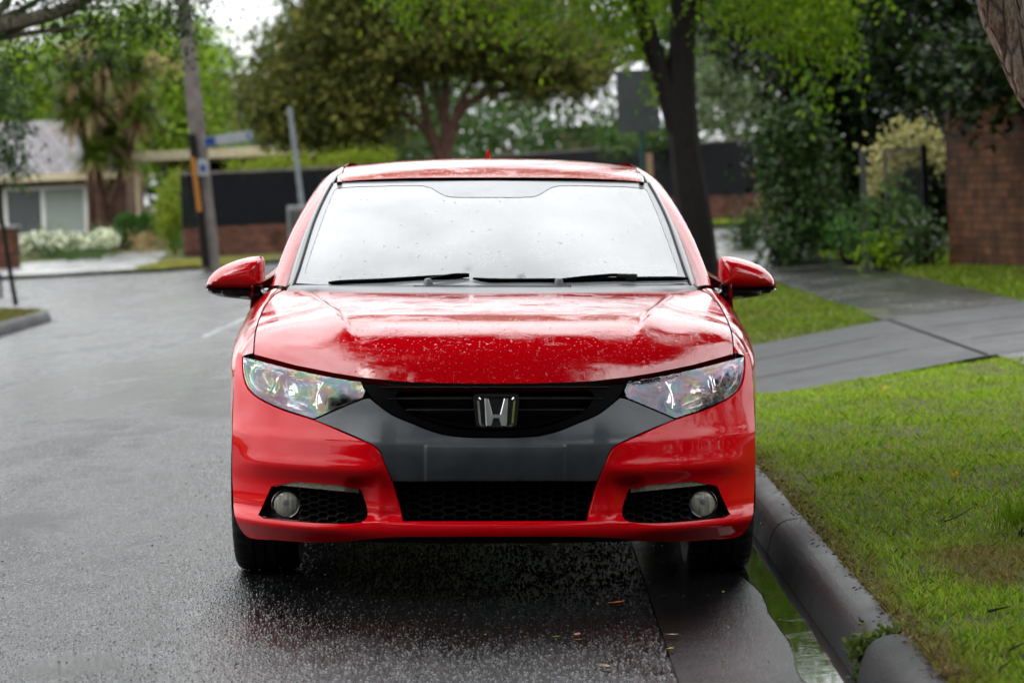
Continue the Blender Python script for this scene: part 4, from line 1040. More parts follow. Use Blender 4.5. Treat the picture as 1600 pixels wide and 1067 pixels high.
groove((2.9, float(yn(2.9)) + .05), (2.9, float(yf(2.9)) - .05), lambda x, y: zramp(x) + 0.0155)
tag(mk_np('path_joints', np.array(V), np.array(Fq), M['void']), kind='structure')
strip('gutter', 0.437, 0.935, lambda x: -6.0, lambda x: 46.0, lambda x, y: zroad(x, y) + (0.010 if False else 0) , M['gutter'], 90, 6)
# water lying in the gutter along the kerb
pud = []
for i, y in enumerate(np.linspace(5.5, 15.0, 80)):
    e = 0.80 + 0.02 * math.sin(y * 1.9) + 0.05 * mnoise.noise((y * 1.6, 0, 0)) + 0.012 * mnoise.noise((y * 9, 3, 0)) - 0.06 * ss(8.6, 7.2, y)
    for x in np.linspace(min(e, 0.88), 0.925, 4): pud.append((x, y, float(zroad(x, y)) + 0.0062))
tag(mk_np('gutter_water', np.array(pud), np.array([(i * 4 + j, i * 4 + j + 1, (i + 1) * 4 + j + 1, (i + 1) * 4 + j) for i in range(79) for j in range(3)]), M['water'], None, True), kind='structure')
kprof = [(0.0, -0.06), (0.004, 0.015), (0.016, 0.055), (0.030, 0.088), (0.048, 0.108), (0.072, 0.120), (0.105, 0.125), (0.135, 0.124), (0.142, 0.118), (0.142, -0.06)]
def kerb(pts, side=1, mat=None, hgt=None):
    """rolled kerb swept along pts (x, y); offset to the right of travel (side=1) or left"""
    P = np.array(pts, float); n = len(P); V = []; k = len(kprof)
    for i in range(n):
        t = P[min(i + 1, n - 1)] - P[max(i - 1, 0)]; t /= np.linalg.norm(t); nr = np.array([t[1], -t[0]]) * side
        h = 1.0 if hgt is None else hgt[i]
        sh = 1.0 if 0 < i < n - 1 else 0.93
        for o, z in kprof:
            c = P[i] + nr * (o * sh + (1 - sh) * 0.07); V.append((c[0], c[1], float(zroad(P[i][0], P[i][1])) + (z * h if z > 0 else z) * (sh if z > 0 else 1) + 0.002 + 0.003 * mnoise.noise((c[0] * 12, c[1] * 5, z * 20))))
    fs = [(i * k + j, i * k + j + 1, (i + 1) * k + j + 1, (i + 1) * k + j) for i in range(n - 1) for j in range(k - 1)] + [tuple(range(k)), tuple((n - 1) * k + j for j in range(k))[::-1]]
    o = MB().add(V, fs).build('kerb', M['kerb'], None, True); return tag(o, kind='structure')
def seg(y0, y1, x=0.90, st=0.25): 
    ys = np.unique(np.r_[y0, y0 + 0.012, y0 + 0.03, np.arange(y0 + .1, y1 - .08, st), y1 - 0.03, y1 - 0.012, y1]); return [(x, y) for y in ys]
for y0, y1 in ((-3.0, 7.50), (7.585, 10.12), (10.128, 12.9), (12.908, 15.2)): kerb(seg(y0, y1))
pts = seg(15.208, 16.3); kerb(pts, hgt=[1 - 0.85 * float(ss(15.3, 16.2, p[1])) for p in pts])
pts = seg(20.6, 23.0, 0.94); kerb(pts, hgt=[0.15 + 0.85 * float(ss(20.7, 21.7, p[1])) for p in pts])
arc = [(1.03 + 5 - 0.09 + 5.09 * math.cos(a) , 42 + 5.09 * math.sin(a)) for a in np.linspace(math.pi, math.pi / 2, 16)]
kerb(seg(23.008, 41.8, 0.94, 1.0) + arc[0:] + [(30, 47.09), (60, 47.09)])
# left corner of the side street
LX, LY, LR = -5.45, 37.0, 3.2
def left_in(x, y):
    cx_, cy_ = LX - LR, LY - LR
    return (x < LX) & (y < LY) & ~((x > cx_) & (y > cy_) & ((x - cx_) ** 2 + (y - cy_) ** 2 > LR * LR))
zleft = lambda x, y: float(tanr * (-5.45 + 4.2)) + 0.12 + 0.01 * np.sin(3 * x + y) + 0 * y
grid('corner_verge', np.r_[np.linspace(-60, -9, 12), np.linspace(-8.7, LX - .1, 40)], np.r_[np.linspace(-30, 28, 12), np.linspace(28.3, LY - .1, 40)], zleft, M['soil'], left_in)
larc = [(LX - LR + LR * math.cos(a), LY - LR + LR * math.sin(a)) for a in np.linspace(0, math.pi / 2, 16)]
kerb([(LX, y) for y in np.arange(0, LY - LR - 0.1, 1.0)] + larc + [(-20, LY), (-60, LY)], side=-1)
# far side of the side street: verge, pale driveway, garden ground
far = [(-70, 50), (-30, 51), (-12.2, 52.5), (-6.6, 54.0), (-3, 60), (0, 72), (5, 78), (12, 80), (70, 84), (70, 150), (-70, 150)]
o = MB().add([(x, y, 0.0) for x, y in far], [tuple(range(len(far)))]).build('far_verge', M['soil']); tag(o, kind='structure'); o.location.z = 0.05
pg = [G(-60, 436), G(60, 434), G(160, 428), G(255, 421), G(246, 412), G(262, 398), G(235, 394), G(178, 401), G(20, 417), G(-60, 424)]
o = MB().add([(p.x, p.y, 0.0) for p in pg], [tuple(range(len(pg)))]).build('pale_driveway', M['apron']); tag(o, kind='structure'); o.location.z = 0.056
pg = [G(60, 455), G(160, 446), G(300, 436), G(420, 428), G(420, 418), G(250, 424), G(120, 436), G(60, 440)]
# painted give-way line fragment on the road, worn
m, nt, b = new_mat('worn_road_paint')
wn_ = tex(nt, 'Noise', 9, 6, rough=0.7).outputs[0]
setp(nt, b, color=(0.42, 0.43, 0.44), rough=0.4); 
out = [n for n in nt.nodes if n.type == 'OUTPUT_MATERIAL'][0]; tr = nd(nt, 'ShaderNodeBsdfTransparent'); ms = nd(nt, 'ShaderNodeMixShader', {0: ramp(nt, wn_, [(0.42, 0.0), (0.62, 0.75)])}); nt.links.new(tr.outputs[0], ms.inputs[1]); nt.links.new(b.outputs[0], ms.inputs[2]); nt.links.new(ms.outputs[0], out.inputs[0])
M['road_paint'] = m
V = []
for t in np.linspace(0, 1, 14):
    for s in (-1, 1):
        p = G(318 + 92 * t, 517 - 38 * t + s * (2.6 - 0.6 * t), 0.12); V.append((p.x, p.y, float(zroad(p.x, p.y)) + 0.005))
tag(mk_np('road_line', np.array(V), np.array([(2 * i, 2 * i + 1, 2 * i + 3, 2 * i + 2) for i in range(13)]), M['road_paint']), kind='structure')

# ------------------------------------------------------------------ vegetation helpers
def unit(n, rng): 
    v = rng.normal(size=(n, 3)); return v / np.linalg.norm(v, axis=1)[:, None]
def leaf_quads(Cn, L, aspect=0.42, droop=0.0, rng=RNG, dirs=None, var=0.35):
    n = len(Cn); d = unit(n, rng) if dirs is None else dirs + 0.35 * unit(n, rng)
    d[:, 2] -= droop; d /= np.linalg.norm(d, axis=1)[:, None]
    s = np.cross(d, unit(n, rng)); s /= np.linalg.norm(s, axis=1)[:, None] + 1e-9
    l = (L * (1 + var * rng.uniform(-1, 1, n)))[:, None]; w = l * aspect * .5
    V = np.stack([Cn, Cn + d * l * .45 + s * w, Cn + d * l, Cn + d * l * .45 - s * w], 1).reshape(-1, 3)
    return V, np.arange(4 * n).reshape(n, 4)
def crown(ells, ncl, nlf, rc, rng, shell=0.5, stretch=(1, 1, 1)):
    pts = []; cl = []
    for (c, r) in ells:
        c = np.array(c); r = np.array(r); k = max(2, int(ncl * (r[0] * r[2]) ** 0.9))
        u = unit(k, rng); q = c + u * r * (shell + (1 - shell) * rng.uniform(0, 1, (k, 1)) ** 0.6)
        cl.append(q); n = int(nlf)
        sc = rng.uniform(0.6, 1.35, (k, 1, 1)) * rc
        p = q[:, None, :] + rng.normal(size=(k, n, 3)) * sc * np.array(stretch); pts.append(p.reshape(-1, 3))
    return np.concatenate(pts), np.concatenate(cl)
def E(px, py, d, rxp, rzp, ry=None):
    c = W(px, py, d); k = d / FPX; return ((c.x, c.y, c.z), (rxp * k, (ry if ry is not None else (rxp + rzp) / 2 * k), rzp * k))
def limbs(name, root, paths, mat, n=8, wob=0.12):
    mb = MB()
    for pts, r0, r1 in paths:
        P = smooth3(curve3(pts, 14), 3); mb.tube([tuple(p) for p in P], list(np.linspace(r0, r1, 14)), n, True, wob, 2.2)
    return mb.build(name, mat, root, True)
def tree(name, label, cat, base, ells, mat, leaf, barkmat, trunk_r=0.2, ncl=14, nlf=60, rc=0.45, droop=0.3, seed=1, paths=None, group=None, aspect=0.42, stretch=(1, 1, 1), shell=0.5, twigs=6, crown_name='crown'):
    rng = np.random.default_rng(seed); base = Vector(base)
    t = empty(name, base, label, cat, group)
    P, cl = crown(ells, ncl, nlf, rc, rng, shell, stretch)
    V, Fq = leaf_quads(P, leaf, aspect, droop, rng)
    mk_np(crown_name, V - np.array(base), Fq, mat, t)
    if barkmat is not None:
        B = np.array(base); c0 = np.mean([e[0] for e in ells], 0); pp = []
        if paths is None:
            fork = np.array([B[0] * .6 + c0[0] * .4, B[1] * .7 + c0[1] * .3, B[2] * .55 + c0[2] * .45]); pp.append(([B, (B + fork) / 2 + rng.normal(size=3) * 0.05, fork], trunk_r, trunk_r * .7))
            for e in ells[:4]: pp.append(([fork, (fork + np.array(e[0])) / 2 + rng.normal(size=3) * .15, e[0]], trunk_r * .5, trunk_r * .12))
        else:
            pp = [([np.array(q) for q in a], r0, r1) for a, r0, r1 in paths]; fork = np.array(pp[0][0][-1])
        for q in cl[rng.permutation(len(cl))[:twigs]]: pp.append(([fork, (fork + q) / 2 + rng.normal(size=3) * .2, q], trunk_r * .28, trunk_r * .06))
        limbs('trunk', t, [([x - B for x in map(np.array, a)], r0, r1) for a, r0, r1 in pp], barkmat)
    return t
def bush(name, label, cat, ells, mat, leaf, base=None, ncl=26, nlf=50, rc=0.16, droop=0.0, seed=1, stem=True, group=None, aspect=0.5, shell=0.55, extra=None, stretch=(1, 1, 1)):
    rng = np.random.default_rng(seed); e0 = ells[0]
    B = np.array(base if base is not None else (e0[0][0], e0[0][1], 0.0))
    t = empty(name, tuple(B), label, cat, group); P, cl = crown(ells, ncl, nlf, rc, rng, shell, stretch); P[:, 2] = np.maximum(P[:, 2], B[2] + 0.02)
    V, Fq = leaf_quads(P, leaf, aspect, droop, rng); mk_np('foliage', V - B, Fq, mat, t)
    if stem:
        pp = []
        for q in cl[rng.permutation(len(cl))[:9]]: pp.append(([np.zeros(3), (q - B) * .5 + rng.normal(size=3) * .05, q - B], 0.03, 0.008))
        limbs('stem', t, pp, M['bark_dark'], 6)
    return t
L_dark = leafmat('dark_leaf', [(0.15, (0.0012, 0.0028, 0.0008)), (0.55, (0.0048, 0.0105, 0.0018)), (0.95, (0.024, 0.044, 0.006))], 0.38, 0.22)
L_olive = leafmat('olive_leaf', [(0.15, (0.014, 0.021, 0.005)), (0.5, (0.050, 0.060, 0.012)), (0.8, (0.125, 0.125, 0.026)), (1.0, (0.19, 0.105, 0.025))], 0.5, 0.25)
L_mid = leafmat('mid_green_leaf', [(0.1, (0.011, 0.027, 0.006)), (0.6, (0.032, 0.066, 0.016)), (1.0, (0.075, 0.12, 0.035))], 0.5, 0.3)
L_hazy = leafmat('grey_green_leaf', [(0.1, (0.045, 0.065, 0.035)), (0.6, (0.085, 0.115, 0.06)), (1.0, (0.13, 0.15, 0.085))], 0.55, 0.3)
L_lime = leafmat('lime_leaf', [(0.1, (0.07, 0.12, 0.012)), (0.5, (0.14, 0.23, 0.02)), (1.0, (0.24, 0.32, 0.035))], 0.45, 0.42)
L_bright = leafmat('fresh_green_leaf', [(0.1, (0.022, 0.055, 0.002)), (0.5, (0.070, 0.135, 0.004)), (1.0, (0.19, 0.26, 0.011))], 0.4, 0.45)
L_blue = leafmat('bottle_green_leaf', [(0.1, (0.008, 0.020, 0.006)), (0.6, (0.022, 0.046, 0.011)), (1.0, (0.055, 0.085, 0.020))], 0.4, 0.25)
L_ivy = leafmat('ivy_leaf', [(0.1, (0.004, 0.010, 0.002)), (0.6, (0.016, 0.038, 0.006)), (1.0, (0.06, 0.095, 0.02))], 0.36, 0.15, 0.15)
L_cream = leafmat('variegated_leaf', [(0.1, (0.10, 0.12, 0.04)), (0.5, (0.28, 0.25, 0.11)), (1.0, (0.42, 0.37, 0.20))], 0.5, 0.25)
L_hedge = leafmat('clipped_hedge_leaf', [(0.1, (0.012, 0.035, 0.006)), (0.6, (0.028, 0.075, 0.012)), (1.0, (0.055, 0.12, 0.02))], 0.45, 0.25)
L_yhedge = leafmat('yellow_hedge_leaf', [(0.1, (0.06, 0.09, 0.008)), (0.6, (0.13, 0.17, 0.014)), (1.0, (0.24, 0.25, 0.02))], 0.45, 0.35)
L_flower = leafmat('white_petal', [(0.0, (0.45, 0.46, 0.36)), (1.0, (0.78, 0.78, 0.70))], 0.6, 0.3)
L_straw = leafmat('dead_frond', [(0.1, (0.11, 0.075, 0.035)), (0.6, (0.22, 0.16, 0.08)), (1.0, (0.33, 0.26, 0.14))], 0.7, 0.2)
L_cord = leafmat('cordyline_frond', [(0.1, (0.025, 0.045, 0.006)), (0.6, (0.070, 0.11, 0.014)), (1.0, (0.17, 0.20, 0.03))], 0.4, 0.25)

# ------------------------------------------------------------------ trees
def gz(px, py): p = G(px, py, 0.05); return (p.x, p.y, 0.05)
# big spreading evergreen in the middle distance
D = 72
b_ = W(700, 300, D); b_ = (b_.x, b_.y, 0.05)
def w3(px, py, d): p = W(px, py, d); return (p.x, p.y, p.z)
tree('evergreen_tree', 'broad olive-green tree with several reddish stems spreading behind the car roof', 'tree', b_,
     [E(478, 155, D, 95, 65), E(560, 70, D, 115, 90), E(660, 40, D, 130, 80), E(780, 50, D, 130, 85), E(880, 90, D, 80, 60), E(500, 190, D, 95, 45), E(556, 150, D, 60, 50), E(450, 120, D, 50, 50), E(860, 120, D, 60, 35), E(550, 205, D, 60, 35), E(640, -60, D, 200, 90), E(640, -150, D, 150, 80), E(545, -10, D, 75, 80)],
     L_olive, 0.20, M['bark_red'], 0.16, ncl=26, nlf=120, rc=0.40, droop=0.25, seed=3, aspect=0.4, stretch=(1.25, 1.2, 0.5), twigs=0,
     paths=[([b_, w3(690, 245, D), w3(672, 205, D), w3(640, 180, D), w3(600, 160, D)], 0.17, 0.07), ([b_, w3(697, 240, D), w3(694, 170, D), w3(700, 100, D)], 0.2, 0.09), ([w3(690, 250, D), w3(668, 190, D), w3(650, 130, D), w3(640, 70, D)], 0.13, 0.06),
            ([w3(700, 230, D), w3(712, 175, D), w3(745, 150, D), w3(800, 138, D), w3(850, 130, D)], 0.14, 0.05), ([w3(712, 178, D), w3(735, 130, D), w3(770, 95, D)], 0.10, 0.04), ([w3(692, 190, D), w3(680, 140, D), w3(690, 80, D)], 0.09, 0.04)])
# paler trees farther back
D = 100
tree('leafy_tree', 'mid-green tree filling the gap under the evergreen, behind the car roof', 'tree', (W(820, 300, D).x, D, 0), [E(760, 190, D, 90, 55), E(860, 200, D, 90, 50), E(920, 190, D, 60, 50), E(640, 215, D, 70, 35)], L_mid, 0.30, M['bark_grey'], 0.2, ncl=9, nlf=60, rc=0.5, seed=5, group=None)
tree('leafy_tree', 'grey-green tree behind the lime hedge and the grey post', 'tree', (W(480, 300, D).x, D, 0), [E(440, 220, D, 80, 40), E(520, 225, D, 80, 35), E(600, 220, D, 70, 35), E(390, 235, D, 40, 30)], L_hazy, 0.28, M['bark_grey'], 0.2, ncl=9, nlf=60, rc=0.45, seed=6)
D = 92
tree('lime_tree', 'bright lime-green tree behind the timber power pole', 'tree', (W(250, 300, D).x, D, 0), [E(250, 110, D, 80, 60), E(300, 150, D, 55, 75), E(220, 170, D, 60, 60), E(270, 215, D, 65, 45), E(325, 190, D, 25, 40)], L_lime, 0.26, M['bark_grey'], 0.18, ncl=15, nlf=90, rc=0.42, droop=0.3, seed=8)
tree('lime_tree', 'bright lime-green tree behind the palm-like tree and tiled roof', 'tree', (W(50, 300, D).x, D, 0), [E(40, 130, D, 60, 50), E(90, 170, D, 55, 45), E(20, 185, D, 40, 30), E(130, 110, D, 55, 45), E(190, 100, D, 50, 40), E(110, 60, D, 50, 40), E(200, 50, D, 60, 40), E(270, 55, D, 50, 40)], L_lime, 0.26, M['bark_grey'], 0.18, ncl=14, nlf=90, rc=0.42, droop=0.3, seed=9)
rng = np.random.default_rng(77)
def mass(name, ells, mat, leaf, ncl, nlf, rc, seed):
    r_ = np.random.default_rng(seed); P, cl = crown(ells, ncl, nlf, rc, r_, 0.4); v, f = leaf_quads(P, leaf, .5, .2, r_); return tag(mk_np(name, v, f, mat), kind='stuff')
mass('distant_wood', [E(px, py, 135, 70, rz, 2) for px, py, rz in ((-20, 180, 90), (90, 200, 80), (200, 215, 70), (300, 230, 60), (400, 200, 55), (480, 130, 110), (580, 120, 120), (700, 110, 120), (820, 110, 120), (930, 90, 120), (1040, 80, 120), (1140, 90, 110), (1240, 90, 120), (1340, 90, 120))] + [E(px, 270, 132, 80, 40, 1) for px in range(-20, 1300, 90)], L_mid, 0.55, 4.2, 60, 0.9, 78)
mass('unseen_tree_row', [((x, -11 + 2 * math.sin(x), 5.2 + math.cos(x * 1.7)), (4.2, 2.2, 5.6)) for x in np.arange(-26, 27, 5.0)] + [((11.5 + math.sin(y), y, 2.6), (1.6, 3.0, 2.8)) for y in np.arange(-8, 14, 4.0)], L_dark, 0.45, 6, 60, 0.7, 79)  # unseen, behind and right of the camera; put in to darken the car's reflections
D = 110
tree('cypress_tree', 'tall dark conifer behind the lime tree, right of the power pole', 'tree', (W(335, 300, D).x, D, 0), [E(335, 120, D, 26, 75), E(330, 180, D, 35, 60)], L_mid, 0.3, M['bark_dark'], 0.2, ncl=9, nlf=70, rc=0.4, seed=10)
# palm-like cordyline with several heads
D = 78
ct = empty('cordyline_tree', (W(165, 390, D).x, W(165, 390, D).y, 0.05), 'palm-like tree with spiky tufts on several trunks beside the tiled house', 'tree')
B = np.array(ct.location); rng = np.random.default_rng(12)
heads = [(118, 115, 0), (165, 95, 0), (208, 112, 0), (140, 165, 0), (188, 165, 0), (222, 178, 0), (110, 175, 0), (150, 240, 1), (190, 245, 1), (168, 215, 1)]
VV = []; FF = []; VD = []; FD = []; pp = []
for i, (hx, hy, low) in enumerate(heads):
    c = np.array(W(hx, hy, D)) + np.array([0, rng.uniform(-0.6, 0.6), 0])
    n = 340; d = unit(n, rng); d[:, 2] = d[:, 2] * 0.8 + 0.30; d /= np.linalg.norm(d, axis=1)[:, None]
    L = rng.uniform(0.6, 1.05, n); s = np.cross(d, [0, 0, 1.0]) + 1e-6; s /= np.linalg.norm(s, axis=1)[:, None]
    dead = d[:, 2] < -0.42
    tip = c + d * L[:, None] - np.array([0, 0, 1]) * (L ** 2 * 0.30)[:, None]; mid_ = c + d * (L * .55)[:, None] - np.array([0, 0, 1]) * (L ** 2 * 0.08)[:, None]
    w_ = 0.032
    Q = np.stack([c + s * w_ * .6, mid_ + s * w_, tip, mid_ - s * w_, c - s * w_ * .6], 1)
    for sel, v_, f_ in ((~dead, VV, FF), (dead, VD, FD)):
        q = Q[sel].reshape(-1, 3); b0 = sum(len(a) for a in v_); v_.append(q); f_.append(np.arange(len(q)).reshape(-1, 5) + b0)
    if i < 9:
        bx_ = B + np.array([(rng.uniform(-0.45, 0.45)), rng.uniform(-.3, .3), 0]); pp.append(([bx_ - B, (bx_ * .6 + c * .4) - B + rng.normal(size=3) * .1, c - B], 0.11, 0.06))
    # flower plumes, tan
    if i in (1, 2, 5, 6):
        k = 260; q = c + np.array([(-1) ** i * 0.55, 0, 0.15]) + rng.normal(size=(k, 3)) * [0.30, .2, .22]; v, f = leaf_quads(q, 0.14, .5, .2, rng); b0 = sum(len(a) for a in VD); VD.append(v[:].reshape(-1, 4, 3)[:, [0, 1, 2, 3, 3]].reshape(-1, 3)); FD.append(np.arange(k * 5).reshape(-1, 5) + b0)
mk_np('fronds', np.concatenate(VV) - B, np.concatenate(FF), L_cord, ct); mk_np('dead_fronds', np.concatenate(VD) - B, np.concatenate(FD), L_straw, ct)
limbs('trunk', ct, pp, M['bark_red'], 8)
# street tree at the left whose limb and dark leaves hang into the top of the picture
D = 25
lt = (W(-330, 500, D).x, W(-330, 500, D).y, 0.06)
tree('overhanging_tree', 'dark-leaved tree reaching in at the top left with one lichen-spotted limb', 'tree', lt,
     [E(60, -5, D, 110, 42), E(170, 5, D, 90, 34), E(250, -5, D, 70, 38), E(295, 25, D, 30, 30), E(20, 70, D, 55, 40), E(210, 45, D, 70, 26), E(130, 60, D, 40, 20), E(-160, -100, D, 300, 140), E(120, -150, D, 240, 120), E(285, -30, D, 40, 40), E(10, 130, D, 26, 40)],
     L_blue, 0.065, M['bark_grey'], 0.2, ncl=110, nlf=70, rc=0.15, droop=0.5, seed=14, twigs=8, aspect=0.3, stretch=(1, 1, 1.2),
     paths=[([lt, w3(-300, 250, D), w3(-200, 80, D)], 0.2, 0.12), ([w3(-250, 120, D), w3(-60, 55, D), w3(0, 42, D), w3(60, 27, D), w3(110, 24, D), w3(150, -5, D), w3(200, -60, D)], 0.10, 0.05), ([w3(-60, 60, D), w3(0, 15, D), w3(30, -20, D)], 0.07, 0.03)])
# sapling on the left corner
sp = G(25, 476, 0.07); sb = (sp.x, sp.y, 0.06); D = sp.y
tree('street_sapling', 'slim young street tree with dark weeping leaves on the left corner verge', 'tree', sb, [E(-5, 190, D, 42, 75), E(20, 235, D, 24, 38), E(-20, 130, D, 45, 45)], L_blue, 0.10, M['bark_dark'], 0.035, ncl=75, nlf=60, rc=0.11, droop=0.8, seed=15, aspect=0.28,
     paths=[([sb, w3(8, 380, D), w3(-2, 300, D), w3(-12, 200, D)], 0.032, 0.02)], twigs=5)
p = G(2, 466, 0.07)
MB().tube([(0, 0, 0), (0.0, 0, 0.36)], 0.022, 8).build('tree_stake', M['cap_blue'], None); o = bpy.data.objects['tree_stake']; o.location = (p.x, p.y, 0.06); tag(o, 'short blue stake in the grass behind the slim sapling', 'stake')
# street tree behind the car on the right: dark forked trunk, drooping fresh leaves
D = 32
tb = (W(1098, 442, D).x, W(1098, 442, D).y, float(zverge(2.05, 32.0)) - 0.03)
tree('street_tree', 'street tree with dark forked trunk and drooping fresh green leaves right behind the car', 'tree', tb,
     [E(620, -30, D, 60, 50), E(700, -20, D, 60, 65), E(790, -35, D, 70, 75), E(880, -10, D, 65, 70), E(960, 20, D, 45, 75), E(1010, -20, D, 60, 60), E(1150, 0, D, 60, 60), E(1220, 40, D, 60, 60), E(1290, 50, D, 40, 65), E(1330, -20, D, 60, 70), E(1010, 110, D, 24, 30), E(1100, -70, D, 160, 80), E(850, -70, D, 200, 50), E(1230, -120, D, 200, 100), E(1265, 95, D, 30, 30), E(800, -1080, 34, 600, 240, 3.0), E(780, -1080, 34, 560, 240, 2.5), E(820, -1100, 33, 560, 220, 2.5)],  # last three: unseen high crown tier, added to darken the roof's reflection
     L_bright, 0.085, M['bark_dark'], 0.22, ncl=34, nlf=110, rc=0.13, droop=0.9, seed=21, aspect=0.34, stretch=(0.8, 0.8, 1.9), twigs=14, shell=0.35,
     paths=[([tb, w3(1085, 330, D), w3(1066, 220, D), w3(1062, 150, D), w3(1068, 60, D), w3(1066, -80, D)], 0.215, 0.12), ([w3(1058, 200, D), w3(1042, 140, D), w3(1018, 70, D), w3(1000, 10, D), w3(960, -80, D)], 0.135, 0.08), ([w3(1072, 60, D), w3(1110, -40, D), w3(1180, -90, D)], 0.09, 0.04), ([w3(1005, 20, D), w3(930, -50, D), w3(850, -80, D)], 0.06, 0.03)])
# dark trees over the garden on the right
D = 40
tree('garden_tree', 'tall dark dense tree over the garden, left of the brick wall', 'tree', (W(1290, 400, D).x, D, 0.1), [E(1265, 110, D, 80, 90), E(1330, 60, D, 100, 100), E(1220, 10, D, 80, 70), E(1280, 220, D, 70, 80), E(1370, 170, D, 80, 70), E(1230, -60, D, 160, 100), E(1330, 260, D, 70, 60), E(1240, 290, D, 40, 70), E(1290, 330, D, 70, 50), E(1400, 260, D, 60, 60), E(1390, -60, D, 160, 100), E(1160, 40, 52, 60, 60), E(1120, 10, 55, 60, 50), E(1180, 90, 52, 40, 45)], L_dark, 0.13, M['bark_dark'], 0.2, ncl=62, nlf=70, rc=0.22, droop=0.3, seed=23, shell=0.3)
D = 37
tree('garden_tree', 'dark broad-leaved tree hanging over the top of the brick wall', 'tree', (W(1510, 400, 40).x, 40.0, 0.1), [E(1440, 70, D, 90, 80), E(1530, 60, D, 80, 90), E(1480, 140, D, 60, 45), E(1500, 105, 31.0, 60, 45), E(1560, 128, 29.0, 60, 48), E(1620, 95, 28.5, 70, 50), E(1495, 145, 31.0, 26, 24), E(1600, 60, D, 80, 90), E(1500, -60, D, 160, 90), E(1680, 0, D, 120, 150)], L_dark, 0.13, M['bark_dark'], 0.2, ncl=95, nlf=70, rc=0.2, droop=0.3, seed=24, shell=0.35)
D = 90
bush('grey_bush', 'tall grey-green bush rising behind the black fence, right of the forked trunk', 'bush', [E(1120, 170, D, 60, 55), E(1170, 150, D, 40, 60), E(1090, 120, D, 40, 50)], L_hazy, 0.22, ncl=14, nlf=60, rc=0.35, seed=30)
bush('shrub', 'light green shrub under the grey sign, showing above the black fence', 'bush', [E(980, 222, 84, 40, 14), E(1020, 215, 84, 26, 16)], L_mid, 0.18, ncl=40, nlf=50, rc=0.2, seed=31)
D = 41
bush('garden_hedge', 'dark hedge filling the garden behind the mesh gate', 'hedge', [E(1370, 300, D, 60, 110, 1), E(1460, 290, D, 70, 120, 1), E(1300, 340, D, 60, 70, 1), E(1560, 300, D, 80, 120, 1)], L_dark, 0.13, ncl=60, nlf=80, rc=0.22, seed=29)
D = 36.5
bush('ivy_shrub', 'glossy ivy-like shrub climbing up left of the garden gate', 'bush', [E(1240, 330, D, 45, 75), E(1225, 240, D, 40, 60), E(1275, 300, D, 40, 80), E(1250, 200, D, 34, 40)], L_ivy, 0.075, ncl=190, nlf=46, rc=0.11, droop=0.5, seed=32, aspect=0.75)
D = 33.6
bush('variegated_shrub', 'cream-variegated shrub spilling over the mesh gate', 'bush', [E(1410, 225, D, 48, 28), E(1380, 250, D, 26, 30), E(1450, 232, D, 26, 24), E(1375, 290, D, 18, 26)], L_cream, 0.075, base=(W(1410, 400, D).x, D, 0.12), ncl=190, nlf=36, rc=0.08, droop=0.1, seed=33, aspect=0.55)
D = 45
bush('round_shrub', 'small dark rounded shrub at the far end of the footpath', 'bush', [E(1170, 362, D, 26, 30), E(1162, 375, D, 18, 18)], L_blue, 0.07, base=(W(1170, 395, D).x, D, 0.1), ncl=160, nlf=50, rc=0.09, droop=-0.3, seed=34)
for i, (px, py, d, rx, rz, lab, mt) in enumerate((
        (1395, 340, 32.6, 36, 45, 'arching light green plant in front of the mesh gate', L_mid), (1440, 375, 32.0, 34, 34, 'low leafy plant at the foot of the brick wall corner', L_ivy),
        (1330, 375, 34.5, 34, 28, 'low yellow-green plant between the ivy-like shrub and the gate', L_hedge), (1215, 385, 36.0, 34, 22, 'low dark plant at the foot of the ivy-like shrub', L_ivy), (1375, 395, 32.2, 26, 20, 'small tuft of leaves at the edge of the footpath by the gate', L_bright),
        (1215, 300, 38.0, 18, 50, 'reddish-brown twiggy shrub where the black fence ends', L_olive))):
    bush('garden_plant', lab, 'plant', [E(px, py, d, rx, rz)], mt, 0.10, base=(W(px, py, d).x, d, 0.12), ncl=170, nlf=34, rc=0.12, droop=0.2, seed=40 + i, aspect=0.4, stem=True)
# clipped hedges and flowers on the left
D = 66
bush('lime_hedge', 'lime-yellow hedge along the top of the left black fence', 'hedge', [E(400, 262, 66.5, 45, 9, .5), E(470, 258, 66.5, 50, 10, .5), E(540, 255, 66.5, 50, 12, .5), E(595, 252, 66.5, 30, 14, .5)], L_yhedge, 0.09, base=(W(480, 400, 66.5).x, 66.5, 0.05), ncl=160, nlf=50, rc=0.11, seed=50)
bush('column_hedge', 'tall yellow-green clipped hedge at the left end of the black fence', 'hedge', [E(274, 320, 67, 22, 62), E(268, 350, 67, 20, 40)], L_yhedge, 0.09, base=(W(272, 395, 67).x, 67, 0.05), ncl=120, nlf=50, rc=0.12, seed=51)
for i, (px, lab) in enumerate(((198, 'left one of two round clipped box balls by the driveway'), (231, 'right one of two round clipped box balls by the driveway'))):
    D = 76 + i * 2; c, r = E(px, 358, D, 20, 25); rng = np.random.default_rng(52 + i)
    t = empty('box_ball', (c[0], c[1], 0.05), lab, 'topiary', 'clipped box balls')
    u = unit(5200, rng) * (np.array(r) * rng.uniform(0.9, 1.03, (5200, 1))); P = np.array(c) + u; v, f = leaf_quads(P, 0.07, .5, 0, rng); mk_np('foliage', v - np.array(t.location), f, L_hedge, t)
    limbs('stem', t, [([np.zeros(3), np.array([0, 0, .2]), np.array([0, 0, c[2] - .05])], .05, .03)], M['bark_dark'], 6)
D = 70
